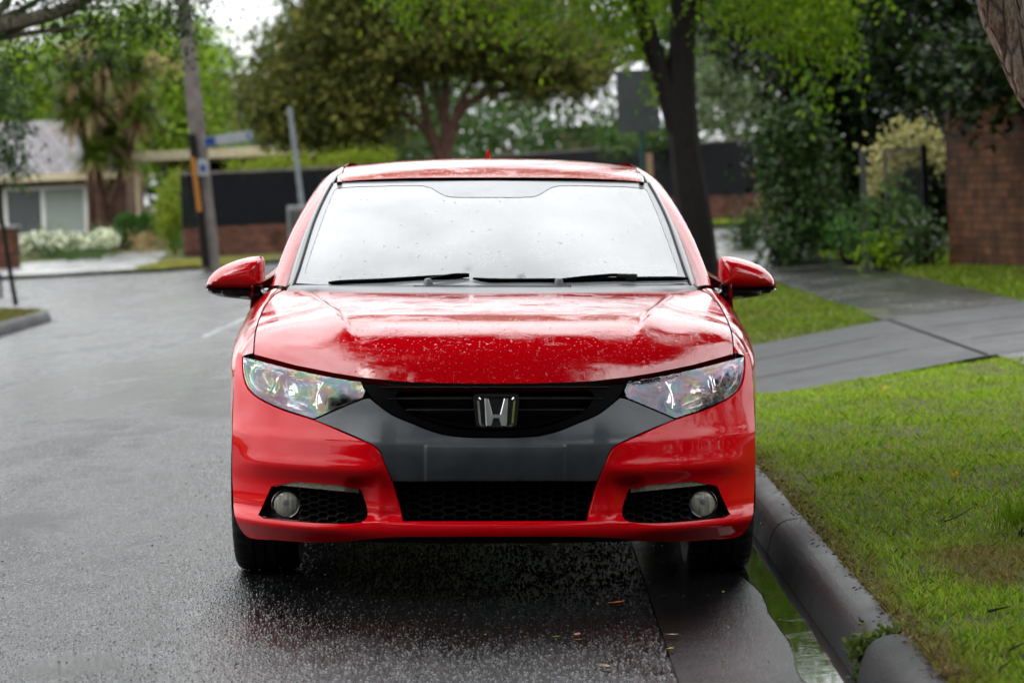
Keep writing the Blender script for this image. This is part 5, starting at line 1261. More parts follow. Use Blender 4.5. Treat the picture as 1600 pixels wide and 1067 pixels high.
for i, (es, lab) in enumerate((([E(70, 385, D, 42, 22, .6), E(110, 388, D, 32, 20, .6)], 'white flowering bush under the house window'), ([E(155, 380, D + 4, 26, 18, .5), E(170, 376, D + 4, 14, 14, .5)], 'smaller white flowering bush beside the palm-like tree'))):
    rng = np.random.default_rng(60 + i)
    t = bush('flowering_bush', lab, 'bush', es, L_hazy, 0.10, base=(es[0][0][0], es[0][0][1], 0.05), ncl=170, nlf=30, rc=0.12, seed=61 + i, droop=-0.6, aspect=0.3)
    P = np.concatenate([np.array(e[0]) + unit(420, rng) * np.array(e[1]) * rng.uniform(0.9, 1.2, (420, 1)) for e in es]); P = P[P[:, 2] > es[0][0][2] - .1]
    v, f = leaf_quads(P, 0.075, .9, -0.2, rng); tag(mk_np('blossom', v - np.array(t.location), f, L_flower, t), kind='stuff')
for i, (px, py, d, rx, rz, mt, lab) in enumerate(((225, 383, 72, 24, 10, L_straw, 'dry tan grasses beside the clipped box balls'), (285, 380, 66, 14, 12, L_hedge, 'low green plant at the foot of the tall yellow-green hedge'), (130, 402, 66, 60, 6, L_mid, 'low green edging plants along the white flower bush'))):
    bush('border_plant', lab, 'plant', [E(px, py, d, rx, rz, .4)], mt, 0.12, base=(W(px, py, d).x, d, 0.05), ncl=200, nlf=30, rc=0.10, seed=70 + i, droop=-0.8, aspect=0.2, stem=False)
# paperbark at the right edge: forked flaky trunk, crown high over the car
D = 11.0
pb = Vector((2.42, 10.9, float(zverge(2.42, 10.9))))
pt = empty('paperbark_tree', pb, 'tree with pale flaky bark forking at the top right edge of the view', 'tree')
m, nt, b = new_mat('paperbark'); M['paperbark'] = m
n1 = tex(nt, 'Noise', 16, 8, stretch=(1, 1, 0.25), rough=0.75).outputs[0]; n2 = tex(nt, 'Noise', 70, 6, stretch=(1, 1, 0.35), rough=0.75).outputs[0]; n3 = tex(nt, 'Voronoi', 17, stretch=(1, 1, 0.2), feature='DISTANCE_TO_EDGE').outputs['Distance']
c = ramp(nt, math_(nt, 'ADD', math_(nt, 'MULTIPLY', n1, .6), math_(nt, 'MULTIPLY', n2, .4)), [(0.36, (0.035, 0.020, 0.012)), (0.46, (0.17, 0.11, 0.07)), (0.54, (0.34, 0.27, 0.21)), (0.64, (0.50, 0.46, 0.41))])
c = mixc(nt, ramp(nt, n3, [(0.0, 0.85), (0.09, 0.0)]), c, (0.03, 0.02, 0.014))
setp(nt, b, color=c, rough=0.85, normal=bump(nt, math_(nt, 'ADD', n1, math_(nt, 'ADD', n2, ramp(nt, n3, [(0.0, 0.0), (0.12, 1.0)]))), 1.0, 0.02))
def bark_tube(mb, pts, r0, r1, n=40, k=60, seed=0):
    P = smooth3(curve3(pts, k), 4); rad = np.linspace(r0, r1, k); vs = []
    for i in range(k):
        for j in range(n):
            th = 2 * math.pi * j / n; d = np.array([math.cos(th), math.sin(th), 0.0]); q = P[i] + d * rad[i]
            f = mnoise.fractal((q[0] * 14 + seed, q[1] * 14, q[2] * 3.0), 0.8, 2.2, 5) * 0.20 + mnoise.ridged_multi_fractal((q[0] * 9, q[1] * 9 + seed, q[2] * 1.6), 0.9, 2.0, 3, 1.0, 2.0) * 0.13 - 0.12
            vs.append(tuple(P[i] + d * rad[i] * (1 + f)))
    mb.add(vs, [(i * n + j, i * n + (j + 1) % n, (i + 1) * n + (j + 1) % n, (i + 1) * n + j) for i in range(k - 1) for j in range(n)])
mb = MB(); o_ = np.array(pb)
forkp = np.array(w3(1652, 150, D))
bark_tube(mb, [(0, 0, -0.1), (np.array(w3(1675, 420, D)) - o_), forkp - o_], 0.17, 0.12, seed=1)
bark_tube(mb, [np.array(w3(1648, 215, D)) - o_, np.array(w3(1598, 120, D)) - o_, np.array(w3(1560, 20, D)) - o_, np.array(w3(1520, -90, D)) - o_, np.array(w3(1350, -400, D)) - o_], 0.05, 0.11, seed=5)
bark_tube(mb, [np.array(w3(1652, 190, D + .08)) - o_, np.array(w3(1640, 80, D + .08)) - o_, np.array(w3(1640, -60, D + .08)) - o_, np.array(w3(1660, -500, D + .3)) - o_], 0.105, 0.10, seed=9)
mb.build('trunk', M['paperbark'], pt, True)
rng = np.random.default_rng(81)
ells = [((0.1, 11.3, 5.0), (2.2, 0.9, 0.4)), ((0.2, 10.3, 4.9), (2.6, 1.6, 0.5)), ((0.2, 8.4, 5.0), (2.9, 1.9, 0.5)), ((0.0, 6.4, 5.0), (2.8, 1.6, 0.5)), ((0.0, 4.2, 5.2), (3.0, 1.7, 0.5)), ((3.4, 9.5, 5.6), (1.8, 2.6, 1.0)), ((0.3, 0.6, 6.3), (3.4, 2.4, 0.7)), ((-5.3, 3.0, 5.2), (1.9, 3.2, 0.8))]  # last two clumps are unseen extras, added to darken what the bumper mirrors
P, cl = crown(ells, 150, 60, 0.24, rng, 0.1, (1, 1, .5)); v, f = leaf_quads(P, 0.19, 0.42, 0.1, rng); mk_np('crown', v - o_, f, L_dark, pt)
pp = [([np.array(w3(1640, -60, D)) - o_, (q - o_ + np.array(w3(1640, -60, D)) - o_) / 2 + [0, 0, .3], q - o_], 0.05, 0.012) for q in cl[rng.permutation(len(cl))[:16]]]
limbs('branches', pt, pp, M['bark_grey'], 6)

# ------------------------------------------------------------------ buildings, fences and street furniture
# tiled house on the left
D = 84; p0 = W(-150, 390, D); hx0, hx1 = p0.x, W(188, 390, D).x; ze = W(60, 273, D).z
hs = empty('brick_house', ((hx0 + hx1) / 2, D, 0.05), 'low brick house with grey tiled roof and white-framed window at the left', 'house')
w_ = (hx1 - hx0) / 2; h_ = ze - 0.05
MB().box(-w_, w_, 0, 6, 0, h_ - 0.05).build('wall', M['house_brick'], hs)
rf = mk('roof', [(-w_ - .5, 0, 0), (w_ + .45, 0, 0), (w_ - 1.6, 3.6, 0), (-w_ - .5, 3.6, 0)], [(0, 1, 2, 3)], M['roof_tile'], hs)
rf.location = (0, -0.55, h_); rf.rotation_euler = (R(27), 0, 0)
sd = rf.modifiers.new('thickness', 'SOLIDIFY'); sd.thickness = 0.06; sd.offset = -1
MB().box(-w_ - .5, w_ + .45, -0.62, -0.48, h_ - 0.20, h_ + 0.01).build('fascia', M['cream'], hs)
wx0, wx1, wz0, wz1 = W(5, 300, D).x - hs.location.x, W(136, 300, D).x - hs.location.x, W(70, 368, D).z - .05, W(70, 291, D).z - .05
wf = MB()
t_ = 0.10
wf.box(wx0, wx1, -0.05, 0.03, wz1 - t_, wz1, .005); wf.box(wx0, wx1, -0.07, 0.03, wz0, wz0 + .08, .005); wf.box(wx0, wx0 + t_, -0.05, 0.03, wz0 + .08, wz1 - t_); wf.box(wx1 - t_, wx1, -0.05, 0.03, wz0 + .08, wz1 - t_)
mxx = wx0 + (wx1 - wx0) * 0.47; wf.box(mxx - .06, mxx + .06, -0.05, 0.03, wz0 + .08, wz1 - t_)
wo = wf.build('window', M['white'], hs)
MB().box(wx0 + t_, mxx - .06, -0.012, 0.0, wz0 + .08, wz1 - t_).build('pane', M['pane'], wo); MB().box(mxx + .06, wx1 - t_, -0.012, 0.0, wz0 + .08, wz1 - t_).build('pane', M['pane_pale'], wo)
# brick pier in front of it
p = G(12, 420, 0.05); pr = empty('brick_pier', (p.x, p.y, 0.05), 'brick gate pier with pale cap at the left edge', 'pier'); s_ = 15 * p.y / FPX
MB().box(-s_ - .3, s_, 0, .45, 0, 0.83).build('pier_body', M['brick_x'], pr); MB().box(-s_ - .34, s_ + .04, -.04, .49, 0.833, 0.90, .01).build('cap', M['apron'], pr)
# carport and the sage-roofed house behind it
D = 80; a_, b2 = W(206, 250, D), W(470, 250, D); zt = W(300, 236, D).z
cp = empty('carport', (a_.x, D, 0.05), 'flat cream carport with slim posts behind the tall yellow-green hedge', 'carport')
Lc = b2.x - a_.x
MB().box(0, Lc, 0, 6, zt - .28, zt - .02, .01).build('roof', M['cream'], cp)
for x, y in ((0.10, 0.15), (1.0, 4.2), (Lc - .1, 0.15)): MB().box(x - .055, x + .055, y - .055, y + .055, 0, zt - .281).build('post', M['cream'], cp)
MB().box(0.2, Lc, 5.6, 5.7, 0, zt - .3).build('interior_shade_panel', M['fence'], cp)  # black panel stands for the shade inside the carport
D = 100; a_, b2, c2 = W(262, 243, D), W(440, 236, D), W(384, 178, D)
gh = empty('sage_roof_house', (c2.x, D, 0.05), 'house with pale sage gable roof behind the carport', 'house'); zl = a_.z
MB().prism([(a_.x - c2.x, zl - .05), (b2.x - c2.x, zl - .05), (0.1, c2.z - .05), (-0.1, c2.z - .05)], 0, 8).build('roof', M['sage'], gh)
MB().box(a_.x - c2.x + .5, b2.x - c2.x - .5, 0.6, 7.5, 0, zl - .06).build('wall', M['house_brick'], gh)
# pale roof far right of the middle
D = 112; a_, b2 = W(880, 215, D), W(1030, 215, D); zr_ = W(960, 95, D).z; ze_ = W(960, 195, D).z
ph = empty('pale_roof_house', ((a_.x + b2.x) / 2, D, 0), 'house with pale tiled roof glimpsed through leaves left of the grey sign', 'house'); w_ = (b2.x - a_.x) / 2
MB().box(-w_, w_, 0, 6, 0, ze_ - .02).build('wall', M['house_brick'], ph)
rl = math.hypot(zr_ - ze_, 3.5); rf = mk('roof', [(-w_ - .4, 0, 0), (w_ + .4, 0, 0), (w_ + .4, rl, 0), (-w_ - .4, rl, 0)], [(0, 1, 2, 3)], M['roof_pale'], ph); rf.location = (0, -.5, ze_); rf.rotation_euler = (math.atan2(zr_ - ze_, 3.5), 0, 0)
sd = rf.modifiers.new('thickness', 'SOLIDIFY'); sd.thickness = 0.06; sd.offset = -1
# black fences on brick bases
def fence(name, label, P, Q, z0, z1, z2, cap=True):
    P, Q = Vector((P[0], P[1], 0)), Vector((Q[0], Q[1], 0)); L = (Q - P).length; f = empty(name, (P.x, P.y, z0), label, 'fence'); f.rotation_euler = (0, 0, math.atan2(Q.y - P.y, Q.x - P.x))
    MB().box(0, L, -.11, .11, -0.2, z1 - z0).build('brick_base', M['brick_x'], f)
    mb = MB(); x = 0; rr = random.Random(3)
    while x < L:
        dz = rr.uniform(-.006, .006); mb.box(x + .003, min(x + .097, L), -.012 + (0.012 if int(x * 10) % 2 else 0), .01 + (0.012 if int(x * 10) % 2 else 0), z1 - z0 + .002, z2 - z0 + dz - (.03 if cap else 0)); x += .1
    mb.build('palings', M['fence'], f)
    if cap: MB().box(-.02, L + .02, -.04, .05, z2 - z0 - .025, z2 - z0 + .03, .005).build('top_rail', M['timber'], f)
    for k in range(int(L / 2.4) + 1): MB().box(min(k * 2.4, L - .09), min(k * 2.4 + .09, L), .036, .12, z1 - z0 + .002, z2 - z0 - .04).build('post', M['fence'], f)
    return f
D = 64; zf0, zf1 = W(400, 352, D).z, W(400, 267, D).z
fence('paling_fence', 'black paling fence on a low brick base left of the car, behind the power pole', (W(287, 390, D).x, D), (W(700, 390, D).x, D + 1.0), 0.05, zf0, zf1)
pA, pB = W(770, 243, 94), W(1200, 217, 78)
fence('paling_fence', 'black paling fence on a brick base right of the car, behind the forked trunk', (pA.x, 94), (pB.x + 1.5, 76), 0.05, W(1140, 306, 79).z, (pA.z + pB.z) / 2)
# timber power pole, leaning, with steel brace, guard and plates
D = 55; pbse = G(331, 419, 0.05); pbse = Vector((pbse.x, pbse.y, 0.05)); D = pbse.y; ptop = W(280, -60, D)
pole = empty('power_pole', pbse, 'leaning grey timber power pole on the far corner', 'pole')
o_ = np.array(pbse)
MB().tube([tuple(np.array(pbse) - o_ - [0, 0, .1]), tuple((np.array(pbse) + np.array(ptop)) / 2 - o_), tuple(np.array(ptop) - o_)], [0.165, 0.15, 0.125], 14, True, .05, 4).build('shaft', M['timber'], pole, True)
q0, q1 = np.array(W(322, 417, D - .25)) - o_, np.array(W(300, 210, D - .25)) - o_
MB().tube([tuple(q0), tuple(q1)], 0.075, 8).build('brace', M['galv'], pole, True).data.materials[0] = M['bark_dark']
q0, q1 = np.array(W(312, 331, D - .36)) - o_, np.array(W(301, 246, D - .36)) - o_
MB().tube([tuple(q0), tuple(q1)], 0.042, 8).build('cable_guard', M['orange'], pole, True)
q = np.array(W(317, 262, D - .36)) - o_
pl = MB().box(q[0] - .10, q[0] + .10, q[1] - .01, q[1] + .01, q[2] - .15, q[2] + .15, .005).build('number_plate', M['plate'], pole); MB().box(q[0] - .05, q[0] + .05, q[1] - .016, q[1] - .011, q[2] - .07, q[2] + .05).build('plate_mark', M['blue'], pl)
# street-name blade on the pole
q = np.array(W(330, 221, D - .1)); q2 = np.array(W(395, 211, D - .1)); L = q2[0] - q[0]
sg_ = empty('street_sign', tuple(q), 'white street-name blade with blue ends fixed to the power pole', 'sign'); sg_.rotation_euler = (0, -math.atan2(q2[2] - q[2], L), 0)
MB().box(-.15, L, -.012, .012, -.09, .09, .004).build('blade', M['plate'], sg_)
MB().box(-.12, .08, -.016, -.0125, -.075, .075).build('end_block', M['blue'], sg_)
MB().prism([(L - .04, 0.0), (L - .13, .085), (L - .09, .085), (L - .0, .0), (L - .09, -.085), (L - .13, -.085)][::1], -.016, -.0125, lambda x, y, z: (2 * L - .13 - x, y, z)).build('chevron', M['blue'], sg_)
mb = MB(); rr = random.Random(5); x = .18
while x < L - .22:
    w_ = rr.uniform(.03, .05); mb.box(x, x + w_, -.0155, -.0125, -.04, .05); x += w_ + .018 + (.04 if rr.random() < .2 else 0)
# grey street post and cabinet left of the car
D = 58; q = np.array(W(470, 345, D)); q2 = np.array(W(452, 168, D)); b0 = np.array([q[0] + 0.13, q[1], 0.05])
sp_ = MB().tube([(0, 0, 0), tuple(q2 - b0)], [0.05, 0.05], 12).build('sign_post', M['galv'], None, True); sp_.location = tuple(b0); tag(sp_, 'plain grey steel post beside the pale cabinet, left of the car', 'post')
a_, b2 = W(449, 322, D - .6), W(494, 322, D - .6)
cb = empty('service_cabinet', ((a_.x + b2.x) / 2, D - .6, 0.05), 'pale grey service cabinet in front of the left fence, beside the car', 'cabinet'); w_ = (b2.x - a_.x) / 2
MB().box(-w_, w_, -.15, .15, 0, a_.z - .05, .02).build('cabinet_body', M['apron'], cb); MB().box(-w_ + .04, w_ - .04, -.165, -.152, .12, a_.z - .14, .005).build('door', M['grey_sign'], cb)
# road sign seen from behind
D = 42; a_, b2 = W(966, 208, D), W(1028, 108, D); b0 = np.array(W(1004, 300, D)); bz_ = 0.1
rs = empty('road_sign', (b0[0], D, bz_), 'grey back of a rectangular road sign on a dark green post behind the car roof', 'sign')
MB().box(a_.x - b0[0], b2.x - b0[0], -.03, -.022, a_.z - bz_, b2.z - bz_, .002).build('sign_panel', M['grey_sign'], rs)
MB().tube([(0.0, 0.02, 0), (W(1000, 110, D).x - b0[0], 0.02, b2.z - bz_)], 0.035, 10).build('post', M['green_paint'], rs, True)
MB().box(a_.x - b0[0] + .05, b2.x - b0[0] - .05, -.022, .03, (a_.z + b2.z) / 2 - bz_ + .16, (a_.z + b2.z) / 2 - bz_ + .2).build('bracket', M['galv'], rs)
q = W(1016, 285, 60); st = MB().box(-.065, .065, -.05, .05, 0, W(1016, 240, 60).z - .05, .006).build('timber_stake', M['tan_timber']); st.location = (q.x, 60, .05); tag(st, 'tan timber stake standing behind the right edge of the car roof', 'stake')
# brick garden wall on the right
wv = [Vector((*W(1484, 420, 31.8).xy, 0)), Vector((*W(1604, 424, 29.3).xy, 0))]; d = (wv[1] - wv[0]).normalized(); L = 6.5
bw = empty('brick_wall', (wv[0].x, wv[0].y, 0.10), 'tall weathered red-brown brick wall beside the footpath at the right', 'wall'); bw.rotation_euler = (0, 0, math.atan2(d.y, d.x) + math.pi / 2)
zt_ = W(1475, 130, 31.8).z - .1
MB().box(0.0, .22, -L, 0, -0.2, zt_).build('brickwork', M['brick'], bw)
MB().box(-.03, .25, -L, .03, zt_ + .002, zt_ + .075, .008).build('coping', M['brick'], bw)
# mesh gate and its posts
D = 33.0; gx0, gx1 = W(1350, 300, D).x, W(1446, 300, D).x; gzb = 0.12
gt = empty('mesh_gate', (gx0, D, gzb), 'dark mesh garden gate between two posts left of the brick wall', 'gate'); Lg = gx1 - gx0; zt_ = W(1400, 236, D).z - gzb
for x, h in ((0, W(1346, 236, D).z - gzb), (Lg, W(1446, 226, D).z - gzb)): MB().box(x - .03, x + .03, -.03, .03, 0, h, .004).build('post', M['grey_sign' if x == 0 else 'black_satin'], gt)
mb = MB(); x0 = Lg * .38
for a in np.arange(x0, Lg - .04, .03): mb.box(a, a + .004, -.002, .002, .1, zt_)
for a in np.arange(.1, zt_, .03): mb.box(x0, Lg - .04, -.006, -.0022, a, a + .004)
mb.build('mesh', M['grey_sign'], gt)
mb = MB(); mb.box(x0 - .03, x0, -.02, .02, .06, zt_ + .03); mb.box(Lg - .038, Lg - .032, -.02, .02, .06, zt_ + .03); mb.box(x0, Lg - .04, -.02, .02, zt_, zt_ + .03); mb.box(x0, Lg - .04, -.02, .02, .06, .09); mb.build('gate_frame', M['grey_sign'], gt)

# ------------------------------------------------------------------ grass, litter, leaves
def grassmat(name, dim=1.0):
    m, nt, b = new_mat(name); g = nd(nt, 'ShaderNodeNewGeometry')
    n = tex(nt, 'Noise', 1.7, 5).outputs[0]; n2 = tex(nt, 'Noise', 7, 4).outputs[0]
    green = ramp(nt, g.outputs['Random Per Island'], [(0.0, (0.070, 0.150, 0.003)), (0.4, (0.165, 0.315, 0.008)), (0.8, (0.31, 0.45, 0.02)), (0.97, (0.34, 0.33, 0.08)), (1.0, (0.26, 0.20, 0.10))])
    brown = ramp(nt, g.outputs['Random Per Island'], [(0.0, (0.10, 0.07, 0.018)), (0.5, (0.22, 0.16, 0.05)), (0.8, (0.16, 0.21, 0.02)), (1.0, (0.34, 0.26, 0.11))])
    pos = nd(nt, 'ShaderNodeTexCoord').outputs['Object']
    dist = nd(nt, 'ShaderNodeVectorMath', {0: nd(nt, 'ShaderNodeMapping', {'Vector': pos, 'Location': (-1.56, -8.6 * 0.45, 0), 'Scale': (1, 0.45, 0)}).outputs[0]}, operation='LENGTH').outputs['Value']
    spot = ramp(nt, dist, [(0.10, 0.26), (0.40, 0.0)])
    sx_ = nd(nt, 'ShaderNodeSeparateXYZ', {0: pos}).outputs[0]; edge = ramp(nt, sx_, [(0.0, 0.0), (1.0, 0.0)]) if False else math_(nt, 'MULTIPLY', math_(nt, 'SUBTRACT', 1.0, math_(nt, 'MULTIPLY', math_(nt, 'SUBTRACT', sx_, 1.04), 7.0, True), True), 0.22)
    f = math_(nt, 'ADD', math_(nt, 'ADD', math_(nt, 'MULTIPLY', n, .6), math_(nt, 'MULTIPLY', n2, .4)), math_(nt, 'ADD', spot, edge))
    col = mixc(nt, ramp(nt, f, [(0.52 - (0.06 if dim < 1 else 0), 0.0), (0.74, 1.0)]), green, brown); col = mixc(nt, 1.0, col, (dim, dim, dim), 'MULTIPLY'); setp(nt, b, color=col, rough=0.5, spec=0.12)
    t = nd(nt, 'ShaderNodeBsdfTranslucent', {'Color': col}); ms = nd(nt, 'ShaderNodeMixShader', {0: 0.35}); nt.links.new(b.outputs[0], ms.inputs[1]); nt.links.new(t.outputs[0], ms.inputs[2])
    nt.links.new(ms.outputs[0], [q for q in nt.nodes if q.type == 'OUTPUT_MATERIAL'][0].inputs[0]); return m
M['grass'] = grassmat('lawn_blade'); M['grass_dull'] = grassmat('rough_grass_blade', 0.48)
def grass(name, X, Y, zf, h0, h1, w, rng, lean=0.5, mat=None):
    n = len(X); Z = zf(X, Y); a = rng.uniform(0, 2 * math.pi, n); s = np.stack([np.cos(a), np.sin(a), 0 * a], 1); h = rng.uniform(h0, h1, n)
    l = unit(n, rng) * lean; l[:, 2] = np.abs(l[:, 2]) * .3; d = l + [0, 0, 1]; d /= np.linalg.norm(d, axis=1)[:, None]
    b0 = np.stack([X, Y, Z - 0.004], 1); hw = (w * rng.uniform(.6, 1.3, n))[:, None]
    bend = l * [1, 1, 0] * h[:, None] * .8
    V = np.stack([b0 - s * hw, b0 + s * hw, b0 + d * (h * .6)[:, None] + s * hw * .8, b0 + d * h[:, None] + bend - [0, 0, .0] , b0 + d * (h * .6)[:, None] - s * hw * .8], 1)
    return tag(mk_np(name, V.reshape(-1, 3), np.arange(5 * n).reshape(n, 5), mat or M['grass']), kind='stuff')
rng = np.random.default_rng(90)
n = 150000; Y = 6.6 + (18.6 - 6.6) * rng.uniform(0, 1, n) ** 1.55; X = 1.035 + 2.0 * rng.uniform(0, 1, n)
dens = np.array([mnoise.noise((x * 3.1, y * 3.1, 5)) for x, y in zip(X[:n], Y[:n])])
k = (Y < yn(X) + 0.02 + rng.normal(size=n) * .09) & (X < 0.30 + Y * 0.182) & (rng.uniform(0, 1, n) < 0.85 + dens * 0.9)
X, Y = X[k], Y[k]
tall = np.array([mnoise.noise((x * 2.2, y * 2.2, 1)) for x, y in zip(X, Y)])
hsc = 1 + 0.45 * tall; hmul = np.clip(hsc, .5, 1.6)
n = len(X); 
half = hmul > 1.12
grass('lawn_grass', X[~half], Y[~half], zverge, 0.016, 0.034, 0.0016, rng, 0.65); grass('lawn_grass', X[half], Y[half], zverge, 0.022, 0.050, 0.0017, rng, 0.6)
n = 26000; Y = rng.uniform(5.5, 18.6, n); X = rng.uniform(1.2, 2.93, n); k = (Y < yn(X)) & (X >= 0.30 + Y * 0.182)
grass('lawn_grass', X[k], Y[k], zverge, 0.016, 0.036, 0.003, rng, 0.65)
n = 30000; X = rng.uniform(1.06, 2.86, n); Y = 20.4 + 20 * rng.uniform(0, 1, n) ** 1.5; k = Y > yf(X) + 0.05 + rng.normal(size=n) * .04
grass('lawn_grass', X[k], Y[k], zverge, 0.03, 0.06, 0.004, rng, 0.6, M['grass_dull'])
n = 26000; X = rng.uniform(4.2, 5.6, n); Y = rng.uniform(22.5, 44, n); k = (Y > yf(X) + .05)
grass('verge_grass', X[k], Y[k], zverge, 0.03, 0.11, 0.005, rng, 0.6, M['grass_dull'])
n = 16000; X = rng.uniform(-8.6, LX - .12, n); Y = rng.uniform(27, LY - .12, n); k = left_in(X + .1, Y + .1)
grass('verge_grass', X[k], Y[k], zleft, 0.03, 0.06, 0.005, rng, 0.6, M['grass_dull'])
n = 9000; p0_, p1_ = G(243, 418), G(345, 404); X = rng.uniform(p0_.x, p1_.x + 1.5, n); Y = rng.uniform(54.6, 59, n)
grass('verge_grass', X, Y, lambda x, y: 0.05 + 0 * x, 0.03, 0.09, 0.009, rng, 0.6)
n = 9000; X = rng.uniform(3, 7, n); Y = rng.uniform(79.3, 82, n)
grass('verge_grass', X, Y, lambda x, y: 0.05 + 0 * x, 0.05, 0.12, 0.012, rng, 0.6)
# crumbs of earth, bark and dry grass along the kerb, on the kerb top and over the lawn
rng = np.random.default_rng(95); mb_v = []
n = 2600; Y = 6.8 + 9 * rng.uniform(0, 1, n) ** 1.6; X = 1.03 + np.abs(rng.normal(size=n)) * .035 - .03 * (rng.uniform(0, 1, n) < .25)
k2 = 420; X2 = rng.uniform(1.05, 2.6, k2); Y2 = rng.uniform(6.8, 15, k2); X = np.r_[X, X2]; Y = np.r_[Y, Y2]
P = np.stack([X, Y, np.where(X < 1.04, 0.086, zverge(X, Y) + 0.006)], 1); P[:, 2] += rng.uniform(0, .012, len(P))
dd = unit(len(P), rng) * [1, 1, .25]; v, f = leaf_quads(P, 0.013, .3, 0, rng, dd, .8)
L_litter = leafmat('dry_litter', [(0.1, (0.035, 0.020, 0.010)), (0.5, (0.10, 0.06, 0.03)), (0.9, (0.24, 0.17, 0.09))], 0.6, 0.0)
tag(mk_np('leaf_litter', v, f, L_litter), kind='stuff')
n = 900; X = rng.uniform(-2.2, 0.85, n); Y = 6.8 + 12 * rng.uniform(0, 1, n) ** 1.6
P = np.stack([X, Y, zroad(X, Y) + .007 + (X > .437) * .004], 1); v, f = leaf_quads(P, 0.008, .6, 0, rng, unit(n, rng) * [1, 1, .1], .6)
tag(mk_np('road_grit', v, f, L_litter), kind='stuff')
# coarse wet stones standing out of the asphalt near the camera
rng = np.random.default_rng(99); n = 90000
Y = 6.7 + 9.5 * rng.uniform(0, 1, n) ** 1.5; X = rng.uniform(-2.9, 0.43, n)
k = (np.abs(X) < 0.25 + Y * 0.182) & (np.array([mnoise.noise((x * 1.3, y * 0.9, 9)) for x, y in zip(X, Y)]) > -0.35 + 0.0 * X); X, Y = X[k], Y[k]; n = len(X)
r_ = rng.uniform(0.0022, 0.0058, n); h_ = r_ * rng.uniform(0.25, 0.6, n); a0 = rng.uniform(0, 6.28, n); Z = zroad(X, Y) + 0.0008
ring = [np.stack([X + r_ * np.cos(a0 + q * 1.2566), Y + r_ * np.sin(a0 + q * 1.2566), Z - 0.001], 1) for q in range(5)]
top = np.stack([X + r_ * rng.uniform(-.4, .4, n), Y + r_ * rng.uniform(-.4, .4, n), Z + h_], 1)
V = np.stack(ring + [top], 1).reshape(-1, 3); b6 = np.arange(n)[:, None] * 6
Fq = np.concatenate([np.concatenate([b6 + q, b6 + (q + 1) % 5, b6 + 5], 1) for q in range(5)])
m, nt, b = new_mat('wet_aggregate'); g_ = nd(nt, 'ShaderNodeNewGeometry')
setp(nt, b, color=ramp(nt, g_.outputs['Random Per Island'], [(0.1, (0.004, 0.004, 0.0045)), (0.7, (0.016, 0.016, 0.017)), (1.0, (0.05, 0.05, 0.05))]), rough=0.16, spec=0.45)
tag(mk_np('asphalt_stones', V, Fq, m), kind='stuff')
# tufts of weeds growing from the kerb joint and at the right of the lawn
def tuft(name, label, base, ells, mat, leaf, n, seed, droop, asp, dirs_up=False):
    rng = np.random.default_rng(seed); t = empty(name, base, label, 'weed')
    P = np.concatenate([np.array(c) + rng.normal(size=(n, 3)) * np.array(r) for c, r in ells]); P[:, 2] = np.maximum(P[:, 2], .0)
    v, f = leaf_quads(P, leaf, asp, droop, rng, (unit(len(P), rng) * .5 + [0, 0, 1]) if dirs_up else None); mk_np('leaves', v, f, mat, t)
    limbs('stem', t, [([np.zeros(3), np.array(c) * .5 + [0, 0, .01], np.array(c)], .004, .0015) for c, r in ells], M['bark_dark'], 5); return t
kz = float(zroad(.93, 7.54)); kg = leafmat('weed_leaf', [(0.1, (0.05, 0.08, 0.015)), (0.6, (0.10, 0.14, 0.03)), (1.0, (0.20, 0.16, 0.05))], .5, .3)
tuft('kerb_weed', 'small weed growing out of the open joint in the kerb', (0.93, 7.545, kz), [((0, 0, .03), (.02, .012, .03)), ((.02, 0, .09), (.03, .014, .025)), ((.07, .01, .125), (.04, .02, .012)), ((-.02, .0, .10), (.014, .012, .012))], kg, 0.020, 90, 96, .2, .6)
tb_ = W(1592, 812, 9.35); tuft('grass_tuft', 'taller tuft of coarse grass at the right edge of the lawn', (tb_.x, tb_.y, float(zverge(tb_.x, tb_.y))), [((0, 0, .02), (.05, .05, .012)), ((.06, .02, .03), (.05, .05, .015)), ((.02, -.03, .05), (.04, .04, .02))], L_bright, .085, 90, 97, -.1, .06, True)
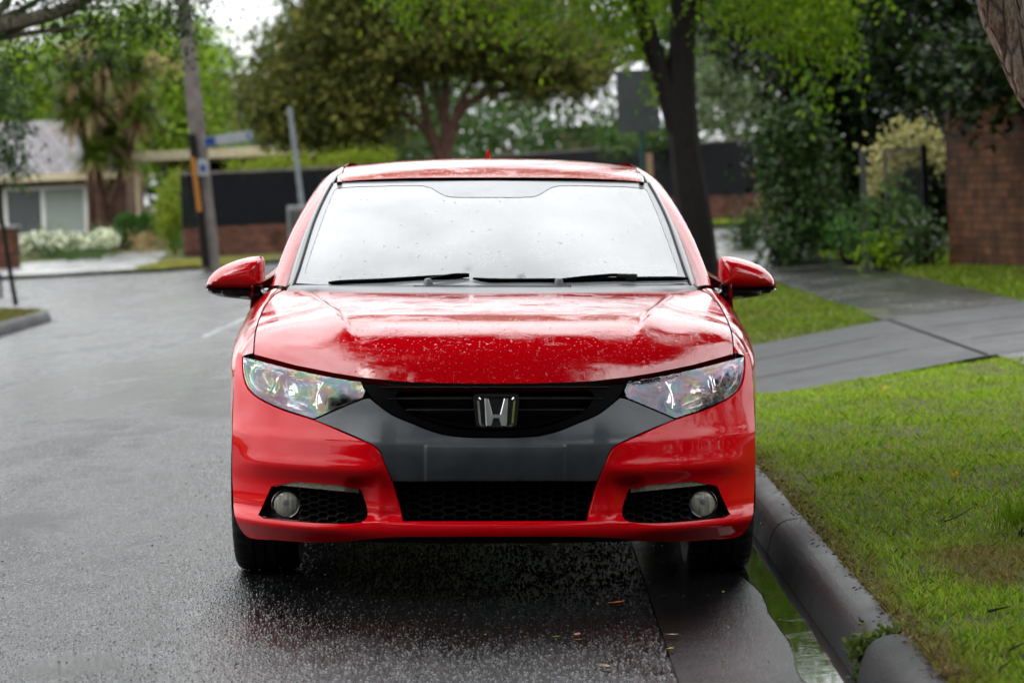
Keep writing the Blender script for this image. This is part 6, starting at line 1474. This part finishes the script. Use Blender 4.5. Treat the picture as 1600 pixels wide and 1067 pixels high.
# fallen leaves on the wet road
L_f = {'rust': simple('rust_leaf', (0.26, 0.075, 0.03), .5), 'yellow': simple('yellow_leaf', (0.42, 0.30, 0.035), .5), 'pale': simple('pale_dry_leaf', (0.36, 0.24, 0.17), .5), 'brown': simple('brown_leaf', (0.13, 0.06, 0.03), .5), 'pink': simple('pinkish_leaf', (0.40, 0.20, 0.17), .5), 'green': simple('green_fallen_leaf', (0.13, 0.20, 0.03), .5)}
for i, (px, py, c, sz, lab) in enumerate(((962, 941, 'rust', .032, 'curled rust-orange leaf lying on the asphalt in front of the car'), (902, 992, 'pink', .022, 'pinkish leaf on the asphalt ahead of the car, left of the gutter edge'), (868, 996, 'green', .014, 'tiny green leaf fragment on the asphalt ahead of the car'),
        (1049, 989, 'pale', .020, 'pale dry leaf on the gutter concrete'), (1047, 1011, 'yellow', .018, 'yellow leaf at the joint of asphalt and gutter'), (947, 1041, 'pale', .026, 'pale tan leaf on the asphalt near the bottom of the view'), (903, 1000, 'brown', .018, 'dark brown leaf on the asphalt beside the pinkish one'), (1192, 820, 'brown', .02, 'brown leaf on the kerb top beside the car bumper'))):
    p = G(px, py, 0.0); z = float(zroad(p.x, p.y)) + (.012 if p.x > .437 else .006)
    if px == 1192: p = G(px, py, .09); z = 0.09
    rr = random.Random(i); V = []; n_ = 9
    for k in range(n_):
        t = k / (n_ - 1); w_ = math.sin(math.pi * t ** .8) * .42 + .01
        for s in (-1, 0, 1): V.append(((t - .5) * sz * 2, s * w_ * sz, (abs(s) * .25 + .35 * (t - .5) ** 2 + rr.uniform(0, .08)) * sz))
    o = mk('fallen_leaf', V, [(k * 3 + j, k * 3 + j + 1, k * 3 + j + 4, k * 3 + j + 3) for k in range(n_ - 1) for j in (0, 1)], L_f[c], None, True)
    o.location = (p.x, p.y, z); o.rotation_euler = (0, 0, rr.uniform(0, 6)); tag(o, lab, 'leaf', 'fallen leaves')
# twigs on the lawn and dandelions
for i, (px, py, a, L, lab) in enumerate(((1498, 818, .9, .05, 'thin dark twig standing out of the lawn'), (1562, 962, .2, .035, 'short thick dark stick on the brown patch of the lawn'), (1590, 1022, .3, .03, 'short dark stick on the lawn near the bottom right'), (1330, 795, .1, .05, 'thin twig lying on the lawn behind the kerb'), (1345, 962, .1, .035, 'small twig on the kerb top near the joint'))):
    p = G(px, py, 0.1); z = float(zverge(p.x, p.y)) + .018 if p.x > 1.04 else .09
    o = MB().tube([(-L, 0, 0), (-.2 * L, .004, .25 * L * a), (L, 0, L * a)], [.004 if L < .04 else .0025, .004 if L < .04 else .002, .0012], 6, True, .3, 60).build('twig', M['bark_dark'], None, True); o.location = (p.x, p.y, z); o.rotation_euler = (0, 0, .4 * i); tag(o, lab, 'twig', 'twigs on the verge')
M['petal'] = simple('dandelion_yellow', (0.75, 0.50, 0.02), .5)
for i, (px, py, lab) in enumerate(((1493, 743, 'yellow dandelion in the middle of the near lawn'), (1383, 612, 'yellow dandelion at the far edge of the near lawn'))):
    p = G(px, py, 0.14); t = empty('dandelion', (p.x, p.y, float(zverge(p.x, p.y))), lab, 'flower', 'dandelions in the lawn')
    MB().tube([(0, 0, 0), (0, 0, .04)], .0015, 6).build('stem', L_hedge, t); rng = np.random.default_rng(i); P = np.zeros((60, 3)) + [0, 0, .04]; v, f = leaf_quads(P, .013, .3, -.3, rng); mk_np('petals', v, f, M['petal'], t)
